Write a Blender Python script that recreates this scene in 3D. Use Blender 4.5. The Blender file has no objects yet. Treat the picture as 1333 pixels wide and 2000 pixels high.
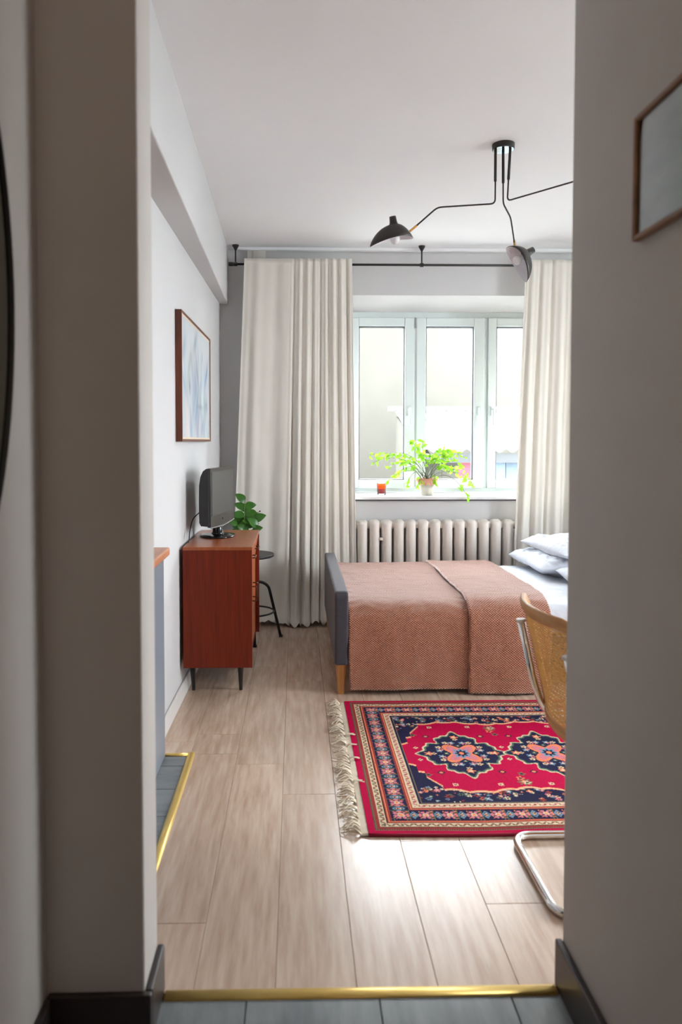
import bpy, bmesh, math, random
import numpy as np
from mathutils import Vector, Matrix, noise
PI = math.pi
C = bpy.context.scene.collection
S = bpy.context.scene

# ------------------------------------------------------------------ camera, sky, exposure
cam_d = bpy.data.cameras.new('camera'); cam = bpy.data.objects.new('camera', cam_d); C.objects.link(cam)
cam.location = (0, 0, 1.3)
cam.rotation_euler = (math.radians(90 - 2.2), 0, math.radians(-1.2))
cam_d.sensor_fit = 'VERTICAL'; cam_d.sensor_height = 36; cam_d.sensor_width = 24
cam_d.lens = 1450 * 36 / 2000
cam_d.shift_x = 57.5 / 2000; cam_d.shift_y = -82 / 2000
cam_d.clip_start = 0.02; cam_d.clip_end = 200
cam_d.dof.use_dof = True; cam_d.dof.focus_distance = 4.3; cam_d.dof.aperture_fstop = 3.0
S.camera = cam

W = bpy.data.worlds.new('world'); S.world = W; W.use_nodes = True
wn = W.node_tree.nodes; wl = W.node_tree.links
bg = wn['Background']; bg.inputs['Strength'].default_value = 14.0
bg.inputs['Color'].default_value = (0.90, 0.965, 1.0, 1)      # overcast sky, even all round
S.view_settings.view_transform = 'Standard'; S.view_settings.look = 'None'
S.view_settings.gamma = 1; S.view_settings.use_curve_mapping = False
S.view_settings.exposure = 1.33

def area_light(name, loc, rot, sx, sy, power, col, portal=False):
    l = bpy.data.lights.new(name, 'AREA'); l.shape = 'RECTANGLE'; l.size = sx; l.size_y = sy
    l.energy = power; l.color = col
    o = bpy.data.objects.new(name, l); C.objects.link(o); o.location = loc; o.rotation_euler = rot
    if portal: l.cycles.is_portal = True
    return o
area_light('window_portal', (1.2, 5.86, 1.6), (math.radians(-90), 0, 0), 1.7, 1.5, 1, (1, 1, 1), True)
area_light('added_window_portal', (3.125, 5.86, 1.6), (math.radians(-90), 0, 0), 1.3, 1.5, 1, (1, 1, 1), True)  # portal for the added window right of the bed

area_light('added_end_window_portal', (4.16, 2.475, 1.60), (math.radians(90), 0, math.radians(90)), 1.2, 1.45, 1, (1, 1, 1), True)  # portal for the added window in the right wall

hl = bpy.data.lights.new('hall_fill', 'POINT'); hl.energy = 2.6; hl.color = (1.0, 0.80, 0.62); hl.shadow_soft_size = 0.12  # unseen fill light added behind the camera to lift the hall walls
ho = bpy.data.objects.new('hall_fill', hl); C.objects.link(ho); ho.location = (0.0, -0.5, 2.35)

# ------------------------------------------------------------------ materials
def s2l(c):
    return tuple(((v / 255) / 12.92 if v / 255 <= 0.04045 else (((v / 255) + 0.055) / 1.055) ** 2.4) for v in c)
def mat(name, col, rough=0.5, metal=0.0, var=0.0, vscale=8.0, stretch=(1, 1, 1), bump=0.0, bscale=60.0, spec=0.5,
        coat=0.0, col2=None, trans=0.0, rnd=0.0, bstretch=None, bdist=0.002):
    m = bpy.data.materials.new(name); m.use_nodes = True
    nt = m.node_tree; n = nt.nodes; l = nt.links; b = n['Principled BSDF']
    b.inputs['Base Color'].default_value = (*col, 1); b.inputs['Roughness'].default_value = rough
    b.inputs['Metallic'].default_value = metal; b.inputs['Specular IOR Level'].default_value = spec
    b.inputs['Coat Weight'].default_value = coat; b.inputs['Coat Roughness'].default_value = 0.12
    tc = n.new('ShaderNodeTexCoord')
    if var > 0 or col2:
        mp = n.new('ShaderNodeMapping'); mp.inputs['Scale'].default_value = stretch
        l.new(tc.outputs['Object'], mp.inputs['Vector'])
        oi = n.new('ShaderNodeObjectInfo'); ad = n.new('ShaderNodeVectorMath'); ad.operation = 'ADD'
        mu = n.new('ShaderNodeMath'); mu.operation = 'MULTIPLY'; mu.inputs[1].default_value = 37.0
        l.new(oi.outputs['Random'], mu.inputs[0]); l.new(mp.outputs[0], ad.inputs[0]); l.new(mu.outputs[0], ad.inputs[1])
        nz = n.new('ShaderNodeTexNoise'); nz.inputs['Scale'].default_value = vscale; nz.inputs['Detail'].default_value = 6
        nz.inputs['Roughness'].default_value = 0.6
        l.new(ad.outputs[0], nz.inputs['Vector'])
        cr = n.new('ShaderNodeValToRGB')
        cr.color_ramp.elements[0].position = 0.3; cr.color_ramp.elements[1].position = 0.7
        c2 = col2 if col2 else tuple(v * (1 - var) for v in col)
        cr.color_ramp.elements[0].color = (*c2, 1); cr.color_ramp.elements[1].color = (*col, 1)
        l.new(nz.outputs['Fac'], cr.inputs['Fac'])
        last = cr.outputs['Color']
        if rnd > 0:
            hs = n.new('ShaderNodeHueSaturation'); ma = n.new('ShaderNodeMapRange')
            ma.inputs['To Min'].default_value = 1 - rnd; ma.inputs['To Max'].default_value = 1 + rnd
            l.new(oi.outputs['Random'], ma.inputs['Value']); l.new(ma.outputs[0], hs.inputs['Value'])
            l.new(last, hs.inputs['Color']); last = hs.outputs['Color']
        l.new(last, b.inputs['Base Color'])
    if bump > 0:
        mp2 = n.new('ShaderNodeMapping'); mp2.inputs['Scale'].default_value = bstretch or stretch
        l.new(tc.outputs['Object'], mp2.inputs['Vector'])
        nb = n.new('ShaderNodeTexNoise'); nb.inputs['Scale'].default_value = bscale; nb.inputs['Detail'].default_value = 4
        l.new(mp2.outputs[0], nb.inputs['Vector'])
        bp = n.new('ShaderNodeBump'); bp.inputs['Strength'].default_value = bump; bp.inputs['Distance'].default_value = bdist
        l.new(nb.outputs['Fac'], bp.inputs['Height']); l.new(bp.outputs['Normal'], b.inputs['Normal'])
    if trans > 0:
        tr = n.new('ShaderNodeBsdfTranslucent'); mx = n.new('ShaderNodeMixShader'); mx.inputs[0].default_value = trans
        tr.inputs['Color'].default_value = (*col, 1)
        if var > 0 or col2: l.new(last, tr.inputs['Color'])
        l.new(b.outputs[0], mx.inputs[1]); l.new(tr.outputs[0], mx.inputs[2])
        l.new(mx.outputs[0], n['Material Output'].inputs['Surface'])
    return m
def attr_mat(name, rough=0.9, bump=0.4, bscale=300, spec=0.2):
    m = mat(name, (1, 1, 1), rough, bump=bump, bscale=bscale, spec=spec)
    a = m.node_tree.nodes.new('ShaderNodeAttribute'); a.attribute_name = 'Col'
    m.node_tree.links.new(a.outputs['Color'], m.node_tree.nodes['Principled BSDF'].inputs['Base Color'])
    return m
def glass_mat(name, col=(1, 1, 1), gloss=0.08, rough=0.0):
    m = bpy.data.materials.new(name); m.use_nodes = True; nt = m.node_tree; n = nt.nodes; l = nt.links
    n.remove(n['Principled BSDF'])
    t = n.new('ShaderNodeBsdfTransparent'); t.inputs['Color'].default_value = (*col, 1)
    g = n.new('ShaderNodeBsdfGlossy'); g.inputs['Roughness'].default_value = rough
    lw = n.new('ShaderNodeLayerWeight'); lw.inputs['Blend'].default_value = gloss
    mx = n.new('ShaderNodeMixShader'); l.new(lw.outputs['Fresnel'], mx.inputs[0])
    l.new(t.outputs[0], mx.inputs[1]); l.new(g.outputs[0], mx.inputs[2]); l.new(mx.outputs[0], n['Material Output'].inputs[0])
    return m
M = {}
M['wall'] = mat('wall_paint', (0.655, 0.65, 0.655), 0.75, var=0.03, vscale=2, bump=0.12, bscale=90)
M['hallwall'] = mat('hall_wall_paint', (0.60, 0.555, 0.52), 0.7, var=0.05, vscale=3, bump=0.2, bscale=120)
M['ceil'] = mat('ceiling_paint', (0.92, 0.925, 0.945), 0.8, var=0.02, vscale=1.5, bump=0.08, bscale=70)
M['oak'] = mat('oak_laminate', s2l((214, 190, 170)), 0.27, vscale=5, stretch=(9, 0.8, 1), col2=s2l((184, 154, 132)), rnd=0.07, coat=0.0,
               bump=0.05, bscale=200, bstretch=(1, 0.1, 1), spec=0.62)
M['tile'] = mat('grey_tile', s2l((136, 140, 142)), 0.4, vscale=4, stretch=(6, 1, 1), col2=s2l((104, 110, 114)), rnd=0.05, bump=0.1)
M['kitchen_tile'] = mat('grey_kitchen_tile', s2l((136, 140, 142)), 0.4, vscale=4, stretch=(1, 6, 1), col2=s2l((104, 110, 114)), rnd=0.05, bump=0.1)
M['slab'] = mat('screed', (0.20, 0.15, 0.11), 0.9)
M['brass'] = mat('brass_strip', (0.84, 0.58, 0.17), 0.36, metal=0.6, var=0.08, vscale=20)
M['darkskirt'] = mat('dark_skirting', s2l((52, 42, 41)), 0.4, var=0.25, vscale=9, stretch=(1, 1, 5), bump=0.1)
M['whiteskirt'] = mat('white_skirting', (0.76, 0.73, 0.71), 0.45, var=0.03)
M['upvc'] = mat('white_upvc', (0.72, 0.80, 0.79), 0.3, var=0.02)
M['jointgrey'] = mat('grey_seal', (0.42, 0.46, 0.45), 0.5)
M['gasket'] = mat('dark_gasket', (0.06, 0.065, 0.07), 0.6)
M['sill'] = mat('sill_white', (0.80, 0.80, 0.80), 0.3, var=0.02)
M['glass'] = glass_mat('window_glass')
M['curtain'] = mat('cream_curtain', (0.88, 0.84, 0.77), 0.85, var=0.03, vscale=5, trans=0.15, bump=0.25, bscale=500, spec=0.1)
M['sheer'] = mat('sheer_cloth', (0.88, 0.86, 0.80), 0.9, trans=0.5, spec=0.1)
M['black'] = mat('black_metal', (0.018, 0.016, 0.015), 0.45, var=0.2, vscale=30)
M['shade'] = mat('black_shade', (0.030, 0.027, 0.024), 0.38, var=0.1, vscale=12, bump=0.05)
M['shadein'] = mat('shade_white_inside', (0.80, 0.79, 0.83), 0.5)
M['bulb'] = mat('frosted_bulb', (0.86, 0.86, 0.88), 0.15)
M['lampbrass'] = mat('lamp_brass', (0.70, 0.36, 0.10), 0.3, metal=0.8)
M['radiator'] = mat('radiator_enamel', (0.84, 0.78, 0.72), 0.35, var=0.05, vscale=12, bump=0.15, bscale=80)
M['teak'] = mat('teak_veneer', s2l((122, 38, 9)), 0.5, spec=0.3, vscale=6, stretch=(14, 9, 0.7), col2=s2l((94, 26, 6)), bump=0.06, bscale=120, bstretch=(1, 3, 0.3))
M['teak_top_lit'] = mat('teak_top_lit', s2l((170, 92, 50)), 0.28, vscale=6, stretch=(16, 0.9, 1), col2=s2l((146, 72, 36)), bump=0.04, bscale=120)  # same teak, lightened for the reflection on the top
M['teak_door_lit'] = mat('teak_door_lit', s2l((186, 100, 48)), 0.30, vscale=6, stretch=(1, 14, 0.6), col2=s2l((160, 80, 36)), bump=0.04, bscale=120)  # same teak, lightened for the window light on the fronts
M['handle'] = mat('bronze_handle', (0.10, 0.045, 0.03), 0.35, metal=0.6)
M['blackwood'] = mat('black_lacquer', (0.012, 0.012, 0.012), 0.3)
M['tvblack'] = mat('gloss_black', (0.010, 0.010, 0.011), 0.12, spec=0.6)
M['tvback'] = mat('matt_black_plastic', (0.018, 0.017, 0.018), 0.45, bump=0.1)
M['tvscreen'] = mat('tv_screen', (0.045, 0.05, 0.052), 0.20, spec=0.9)
M['chrome'] = mat('chrome', (0.80, 0.79, 0.77), 0.09, metal=1.0)
M['silverplastic'] = mat('silver_plastic', (0.5, 0.52, 0.55), 0.2, metal=0.6)
M['cane_frame'] = mat('beech_frame', s2l((214, 160, 96)), 0.4, vscale=9, stretch=(1, 1, 5), col2=s2l((186, 126, 66)), coat=0.2)
M['cane'] = mat('cane_webbing', s2l((206, 158, 92)), 0.6, var=0.2, vscale=40, trans=0.35)
M['upholstery'] = mat('charcoal_felt', s2l((78, 74, 80)), 0.95, var=0.25, vscale=120, bump=0.4, bscale=400, spec=0.15)
M['upholstery'].node_tree.nodes['Principled BSDF'].inputs['Sheen Weight'].default_value = 0.22
M['pine'] = mat('pine_leg', s2l((214, 158, 96)), 0.4, vscale=8, stretch=(4, 4, 0.6), col2=s2l((190, 130, 72)))
M['linen'] = mat('white_linen', (0.69, 0.71, 0.77), 0.85, var=0.02, bump=0.5, bscale=16, bdist=0.02, spec=0.15)
M['cabinet'] = mat('grey_cabinet', s2l((122, 128, 138)), 0.45, var=0.06, vscale=5)
M['worktop'] = mat('wood_worktop', s2l((214, 150, 112)), 0.35, vscale=6, stretch=(6, 0.8, 1), col2=s2l((188, 118, 82)))
M['frame_brown'] = mat('mahogany_frame', s2l((120, 58, 26)), 0.35, vscale=6, stretch=(4, 4, 0.6), col2=s2l((78, 34, 14)))
M['slip'] = mat('cream_slip', s2l((228, 206, 184)), 0.6)
M['oakframe'] = mat('oak_frame', s2l((150, 104, 60)), 0.4, vscale=8, stretch=(3, 1, 3), col2=s2l((112, 72, 38)))
M['mirror'] = mat('mirror_glass', (0.24, 0.27, 0.25), 0.03, metal=1.0)
M['pot'] = mat('stained_pot', (0.62, 0.58, 0.50), 0.7, var=0.15, vscale=30, bump=0.2)
M['terracotta'] = mat('terracotta', s2l((196, 128, 100)), 0.8, vscale=30, col2=s2l((220, 178, 156)))
M['soil'] = mat('soil', (0.05, 0.03, 0.02), 0.95, bump=0.8)
M['leaf_lime'] = mat('lime_leaf', (0.36, 0.66, 0.045), 0.4, vscale=18, col2=(0.22, 0.50, 0.03), trans=0.5, rnd=0.15)
M['stem'] = mat('green_stem', (0.09, 0.13, 0.05), 0.6, var=0.3)
M['leaf_dark'] = mat('glossy_green_leaf', (0.085, 0.26, 0.035), 0.28, vscale=14, col2=(0.035, 0.14, 0.02), trans=0.25, rnd=0.2)
M['stem_pale'] = mat('pale_stem', (0.20, 0.30, 0.08), 0.5, var=0.2)
M['twig'] = mat('dry_twig', (0.14, 0.09, 0.08), 0.7)
M['amber'] = mat('amber_glass', (0.95, 0.20, 0.02), 0.25, trans=0.7)
M['wax'] = mat('red_wax', (0.50, 0.045, 0.012), 0.4, trans=0.55)
M['clearglass'] = glass_mat('clear_glass', (0.95, 0.93, 0.95), 0.3, 0.02)
M['fringe'] = mat('cotton_fringe', s2l((236, 222, 200)), 0.9, var=0.12, vscale=60, bump=0.5, bscale=300, spec=0.1)
M['rug'] = attr_mat('rug_pile', spec=0.05)
M['rugedge'] = mat('rug_selvedge', s2l((150, 18, 48)), 0.9, var=0.2, vscale=90)
M['paint'] = attr_mat('canvas_paint', 0.6, 0.2, 200, 0.4)
M['plaster'] = mat('dimmed_plaster', (0.073, 0.069, 0.058), 0.9, var=0.2, vscale=0.9, bump=0.3, bscale=5)  # darkened well below real plaster so the daylit yard does not burn out
M['roofmetal'] = mat('dimmed_metal_roof', (0.42, 0.425, 0.44), 0.5, var=0.06, vscale=3)  # white roof, colour lowered to hold back the outdoor brightness
M['bluewood'] = mat('blue_grey_boards', s2l((96, 112, 128)), 0.7, var=0.2, vscale=6, rnd=0.12)
M['redwood'] = mat('faded_red_boards', s2l((150, 74, 88)), 0.7, var=0.25, vscale=6, rnd=0.12)
M['ground'] = mat('yard_ground', (0.32, 0.31, 0.28), 0.95, var=0.2, vscale=2)

# blanket with woven waffle relief
def waffle_mat():
    m = mat('terracotta_waffle', s2l((198, 142, 116)), 0.95, spec=0.1)
    n = m.node_tree.nodes; l = m.node_tree.links; b = n['Principled BSDF']
    b.inputs['Sheen Weight'].default_value = 1.0; b.inputs['Sheen Roughness'].default_value = 0.5; b.inputs['Sheen Tint'].default_value = (1, .93, .92, 1)
    at = n.new('ShaderNodeUVMap'); at.uv_map = 'uv'
    sep = n.new('ShaderNodeSeparateXYZ')
    nz0 = n.new('ShaderNodeTexNoise'); nz0.inputs['Scale'].default_value = 14; l.new(at.outputs[0], nz0.inputs['Vector'])
    vm = n.new('ShaderNodeVectorMath'); vm.operation = 'MULTIPLY_ADD'; vm.inputs[1].default_value = (0.006, 0.006, 0.006)
    l.new(nz0.outputs['Color'], vm.inputs[0]); l.new(at.outputs[0], vm.inputs[2]); l.new(vm.outputs[0], sep.inputs[0])
    outs = []
    for ax, k in (('X', 2 * PI / 0.0145), ('Y', 2 * PI / 0.011)):
        mu = n.new('ShaderNodeMath'); mu.operation = 'MULTIPLY'; mu.inputs[1].default_value = k
        si = n.new('ShaderNodeMath'); si.operation = 'SINE'
        l.new(sep.outputs[ax], mu.inputs[0]); l.new(mu.outputs[0], si.inputs[0]); outs.append(si.outputs[0])
    pr = n.new('ShaderNodeMath'); pr.operation = 'MULTIPLY'; l.new(outs[0], pr.inputs[0]); l.new(outs[1], pr.inputs[1])
    bp = n.new('ShaderNodeBump'); bp.inputs['Strength'].default_value = 0.7; bp.inputs['Distance'].default_value = 0.004
    l.new(pr.outputs[0], bp.inputs['Height']); l.new(bp.outputs[0], b.inputs['Normal'])
    cr = n.new('ShaderNodeValToRGB'); mr = n.new('ShaderNodeMapRange'); mr.inputs['From Min'].default_value = -1
    cr.color_ramp.elements[0].color = (*s2l((130, 68, 42)), 1); cr.color_ramp.elements[1].color = (*s2l((192, 127, 96)), 1)
    cr.color_ramp.elements[0].position = 0.15; cr.color_ramp.elements[1].position = 0.7
    l.new(pr.outputs[0], mr.inputs['Value']); l.new(mr.outputs[0], cr.inputs['Fac']); l.new(cr.outputs[0], b.inputs['Base Color'])
    return m
M['waffle'] = waffle_mat()

# ------------------------------------------------------------------ mesh helpers
def box(bm, x0, x1, y0, y1, z0, z1):
    vs = [bm.verts.new((x, y, z)) for z in (z0, z1) for y in (y0, y1) for x in (x0, x1)]
    for q in ((0, 2, 3, 1), (4, 5, 7, 6), (0, 1, 5, 4), (2, 6, 7, 3), (0, 4, 6, 2), (1, 3, 7, 5)):
        bm.faces.new([vs[i] for i in q])
    return vs
def prism(bm, poly, z0, z1, axis='z'):
    def mk(p, h):
        return {'z': (p[0], p[1], h), 'y': (p[0], h, p[1]), 'x': (h, p[0], p[1])}[axis]
    a = [bm.verts.new(mk(p, z0)) for p in poly]; b = [bm.verts.new(mk(p, z1)) for p in poly]
    bm.faces.new(a[::-1]); bm.faces.new(b)
    for i in range(len(poly)):
        j = (i + 1) % len(poly); bm.faces.new((a[i], a[j], b[j], b[i]))
def tube(bm, pts, r, seg=10, cap=True, flat=None):
    pts = [Vector(p) for p in pts]; n = len(pts)
    rs = r if isinstance(r, (list, tuple)) else [r] * n
    t = [(pts[min(i + 1, n - 1)] - pts[max(i - 1, 0)]).normalized() for i in range(n)]
    up = Vector((0, 0, 1)) if abs(t[0].z) < 0.9 else Vector((1, 0, 0))
    u = t[0].cross(up).normalized(); rings = []
    for i in range(n):
        u = (u - t[i] * u.dot(t[i])).normalized(); v = t[i].cross(u)
        ring = []
        for k in range(seg):
            a = 2 * PI * k / seg
            ring.append(bm.verts.new(pts[i] + (u * math.cos(a) + v * math.sin(a) * (flat or 1)) * rs[i]))
        rings.append(ring)
    for i in range(n - 1):
        for k in range(seg):
            j = (k + 1) % seg
            bm.faces.new((rings[i][k], rings[i][j], rings[i + 1][j], rings[i + 1][k]))
    if cap:
        bm.faces.new(rings[0][::-1]); bm.faces.new(rings[-1])
def lathe(bm, prof, seg=24, c=(0, 0, 0), cap=True):
    rings = []
    for r, z in prof:
        rings.append([bm.verts.new((c[0] + r * math.cos(2 * PI * k / seg), c[1] + r * math.sin(2 * PI * k / seg), c[2] + z)) for k in range(seg)])
    for i in range(len(prof) - 1):
        for k in range(seg):
            j = (k + 1) % seg
            bm.faces.new((rings[i][k], rings[i][j], rings[i + 1][j], rings[i + 1][k]))
    if cap:
        bm.faces.new(rings[0][::-1]); bm.faces.new(rings[-1])
def grid(bm, nu, nv, fn, closed=False):
    g = [[bm.verts.new(fn(i / (nu - 1 if not closed else nu), j / (nv - 1))) for j in range(nv)] for i in range(nu)]
    for i in range(nu if closed else nu - 1):
        for j in range(nv - 1):
            a = (i + 1) % nu
            bm.faces.new((g[i][j], g[a][j], g[a][j + 1], g[i][j + 1]))
    return g
def smooth_path(pts, n=6):
    P = [Vector(p) for p in pts]; out = []
    for i in range(len(P) - 1):
        p0 = P[max(i - 1, 0)]; p1 = P[i]; p2 = P[i + 1]; p3 = P[min(i + 2, len(P) - 1)]
        for k in range(n):
            t = k / n
            out.append(0.5 * ((2 * p1) + (p2 - p0) * t + (2 * p0 - 5 * p1 + 4 * p2 - p3) * t * t + (3 * p1 - p0 - 3 * p2 + p3) * t ** 3))
    out.append(P[-1]); return out
def fillet(pts, r=0.04, n=6):
    P = [Vector(p) for p in pts]; out = [P[0]]
    for i in range(1, len(P) - 1):
        a = (P[i - 1] - P[i]); b = (P[i + 1] - P[i]); d = min(r, a.length * 0.48, b.length * 0.48)
        s = P[i] + a.normalized() * d; e = P[i] + b.normalized() * d
        for k in range(n + 1):
            t = k / n; out.append((1 - t) ** 2 * s + 2 * t * (1 - t) * P[i] + t * t * e)
    out.append(P[-1]); return out
def wloc(o):
    v = Vector((0, 0, 0))
    while o is not None: v += o.location; o = o.parent
    return v
def obj(name, bm, m, parent=None, smooth=False, bevel=0, loc=None, bseg=2, solid=0, subs=0, autos=False):
    bmesh.ops.recalc_face_normals(bm, faces=bm.faces)
    off = wloc(parent) if parent else Vector((0, 0, 0))
    if parent is None and loc is not None: off = Vector(loc)
    if off.length > 0: bmesh.ops.translate(bm, verts=bm.verts, vec=-off)
    me = bpy.data.meshes.new(name); bm.to_mesh(me); bm.free()
    for mm in (m if isinstance(m, (list, tuple)) else [m]): me.materials.append(mm)
    if smooth:
        for p in me.polygons: p.use_smooth = True
    o = bpy.data.objects.new(name, me); C.objects.link(o)
    if parent: o.parent = parent
    elif loc is not None: o.location = loc
    if solid:
        md = o.modifiers.new('solid', 'SOLIDIFY'); md.thickness = solid; md.offset = 0
    if bevel:
        md = o.modifiers.new('bevel', 'BEVEL'); md.width = bevel; md.segments = bseg; md.limit_method = 'ANGLE'
    if subs:
        md = o.modifiers.new('subd', 'SUBSURF'); md.levels = subs; md.render_levels = subs
    if autos:
        for e in me.edges: pass
    return o
def tag(o, label, cat, group=None):
    o['label'] = label; o['category'] = cat
    if group: o['group'] = group
    return o
def thing(name, label, cat, loc, group=None):
    o = bpy.data.objects.new(name, None); C.objects.link(o); o.location = loc; o.empty_display_size = 0.1
    return tag(o, label, cat, group)
def struct(name, bm=None, m=None, parent=None, label=None, **k):
    if bm is None:
        o = bpy.data.objects.new(name, None); C.objects.link(o)
    else: o = obj(name, bm, m, parent, **k)
    if not parent: o['kind'] = 'structure'
    if label: o['label'] = label
    return o
def B(*a):
    bm = bmesh.new()
    if a: box(bm, *a)
    return bm
def fbm(x, y, z=0, s=1.0):
    return noise.fractal(Vector((x * s, y * s, z * s)), 0.8, 2.0, 3)

# ------------------------------------------------------------------ room shell
YB = 5.46; ZC = 2.70; XR = 3.95
def lwx(y): return -0.590 + (y - 3.05) * (0.037 / 2.41)
# ceiling, beam
struct('ceiling', B(-1.4, XR + .25, -1.6, YB + .45, ZC, ZC + .12), M['ceil'], label='white plaster ceiling above the bedroom')
bm = bmesh.new(); prism(bm, [(-1.30, 1.72), (-0.451, 1.72), (-0.494, YB), (-1.30, YB)], 2.296, ZC + .01)
struct('trim_1', bm, M['wall'], label='white soffit beam running along the left wall below the ceiling', bevel=0.006)
# left wall (behind the dresser) and kitchen recess walls
bm = bmesh.new(); prism(bm, [(-1.30, 3.05), (lwx(3.05), 3.05), (lwx(YB), YB), (-1.30, YB)], -0.01, 2.30)
struct('wall_left', bm, M['wall'], label='white left wall with the framed painting')
struct('wall_kitchen', B(-1.40, -1.28, 1.57, YB, -0.01, ZC), M['wall'], label='white wall behind the kitchen units')
# back wall with window opening and splayed head
x0, x1, z0, z1 = 0.385, 2.03, 0.86, 2.368
YO = 5.90
bm = bmesh.new()
box(bm, -1.40, x0, YB, YO, -0.01, ZC); box(bm, x1, 2.50, YB, YO, -0.01, ZC); box(bm, 3.75, XR + .12, YB, YO, -0.01, ZC)
box(bm, 2.50, 3.75, YB, YO, -0.01, z0); box(bm, 2.50, 3.75, YB, YO, 2.34, ZC)
box(bm, x0, x1, YB, YO, -0.01, z0)
prism(bm, [(YB, z1), (YO, z1 - 0.11), (YO, ZC), (YB, ZC)], x0, x1, 'x')
struct('wall_back', bm, M['wall'], label='white wall around the window')
bm = bmesh.new(); q0, q1, q2, q3 = 1.85, 3.10, 0.86, 2.34
box(bm, XR, XR + .25, 1.6, q0, -0.01, ZC); box(bm, XR, XR + .25, q1, YO, -0.01, ZC); box(bm, XR, XR + .25, q0, q1, -0.01, q2); box(bm, XR, XR + .25, q0, q1, q3, ZC)
struct('wall_right', bm, M['wall'], label='white wall at the far right end of the room with an added window')
w3 = struct('added_window_3', None, label='unseen white window added at the far right end of the room for daylight')  # out of view, added to raise the ambient light in the room
bm = bmesh.new(); a_, b_ = XR + .12, XR + .19
for yy in (q0, (q0 + q1) / 2 - .035, q1 - .07): box(bm, a_, b_, yy, yy + .07, q2, q3)
for yy in (q0 + .07, (q0 + q1) / 2 + .035):
    box(bm, a_, b_, yy, yy + .520, q2, q2 + .07); box(bm, a_, b_, yy, yy + .520, q3 - .07, q3)
obj('window_frame', bm, M['upvc'], w3, bevel=.004)
for yy in (q0 + .07, (q0 + q1) / 2 + .035): obj('pane', B(XR + .15, XR + .156, yy, yy + .520, q2 + .07, q3 - .07), M['glass'], w3)
# partition between hall and room: left jamb, right hall wall
struct('wall_jamb', B(-1.40, -0.329, 1.572, 1.72, -0.01, ZC), M['hallwall'], label='grey wall end left of the opening', bevel=0.004)
struct('wall_hall_left', B(-0.66, -0.538, -1.6, 1.572, -0.01, ZC), M['hallwall'], label='grey hallway wall on the left with the mirror')
struct('wall_hall_right', B(0.637, 0.76, -1.6, 1.72, -0.01, ZC), M['hallwall'], label='grey hallway wall on the right with the framed picture', bevel=0.004)
struct('wall_front', B(0.76, XR + .12, 1.60, 1.72, -0.01, ZC), M['wall'], label='wall between hallway and bedroom')
struct('wall_hall_end', B(-0.66, 0.76, -1.72, -1.6, -0.01, ZC), M['hallwall'], label='end wall of the hallway')

# floor: slab with oak planks and grey tiles as its parts
fl = struct('floor', B(-1.40, XR + .12, -1.72, YB + .4, -0.13, -0.012), M['slab'], label='floor of oak planks and grey tiles')
random.seed(3)
PW = 0.1945; PL = 1.295
cross = {-3: 3.18, -2: 1.963, -1: 2.95, 0: 2.69, 1: 2.53, 2: 2.36, 3: 2.03}
def add_plank(xa, xb, ya, yb):
    g = 0.0005
    if xb - xa < .012 or yb - ya < .012: return
    cx, cy = (xa + xb) / 2, (ya + yb) / 2
    o = obj('plank', B(xa + g - cx, xb - g - cx, ya + g - cy, yb - g - cy, -0.011, 0.0), M['oak'], bevel=0.0010, bseg=1)
    o.parent = fl; o.location = (cx, cy, 0)
for k in range(-3, 14):
    xa = -0.0505 + PW * k; xb = xa + PW
    xb2 = min(xb, XR)
    y = cross.get(k, 1.8 + random.random() * 1.2)
    while y > 1.72: y -= PL
    while y < YB:
        a = max(y, 1.708); b = min(y + PL, YB)
        if b > a:
            if xa < -0.436:                       # planks stop at the tiled kitchen corner
                if b > 3.05: add_plank(max(xa, -0.60), xb2, max(a, 3.05), b)
                if xb > -0.43 and a < 3.05: add_plank(-0.428, xb2, a, min(b, 3.05))
            else: add_plank(xa, xb2, a, b)
        y += PL
def add_tile(xa, xb, ya, yb, m):
    g = 0.0012; cx, cy = (xa + xb) / 2, (ya + yb) / 2
    o = obj('tile', B(xa + g - cx, xb - g - cx, ya + g - cy, yb - g - cy, -0.011, 0.0), m, bevel=0.0012, bseg=1)
    o.parent = fl; o.location = (cx, cy, 0)
for k in range(-2, 3):
    xa = -0.117 + 0.31 * k; xb = xa + 0.31
    y = 1.69
    while y > -1.6:
        a = max(-1.6, y - 0.62 + (0.3 if (k % 2 and y > 1.6) else 0))
        if min(xb, .637) - max(xa, -.538) > .01: add_tile(max(xa, -.538), min(xb, .637), a, y, M['tile'])
        y = a
y = 1.74
for k in range(7):
    yb = min(y + 0.2, 3.03)
    if yb - y > .02: add_tile(-1.27, -0.443, y, yb, M['kitchen_tile'])
    y = yb
# brass strips (half-round)
def strip(bm, a, b, w, h):
    a = Vector(a); b = Vector(b); d = (b - a).normalized(); s = Vector((-d.y, d.x, 0)); n = 8
    R = [[bm.verts.new(p + s * (w / 2) * math.cos(PI * k / n) + Vector((0, 0, h * math.sin(PI * k / n)))) for k in range(n + 1)] for p in (a, b)]
    for k in range(n): bm.faces.new((R[0][k], R[0][k + 1], R[1][k + 1], R[1][k]))
    bm.faces.new(R[0][::-1]); bm.faces.new(R[1])
bm = bmesh.new(); strip(bm, (-0.308, 1.699, 0), (0.615, 1.699, 0), 0.034, 0.008)
struct('trim_2', bm, M['brass'], label='brass threshold strip across the opening', smooth=True)
kt = struct('trim_3', None, label='brass strip around the grey tiled kitchen corner')
bm = bmesh.new(); strip(bm, (-0.436, 1.725, 0), (-0.436, 3.056, 0), 0.030, 0.008); obj('edge_strip', bm, M['brass'], kt, smooth=True)
bm = bmesh.new(); strip(bm, (-0.545, 3.044, 0), (-0.4505, 3.044, 0), 0.024, 0.0075); obj('edge_strip', bm, M['brass'], kt, smooth=True)
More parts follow.
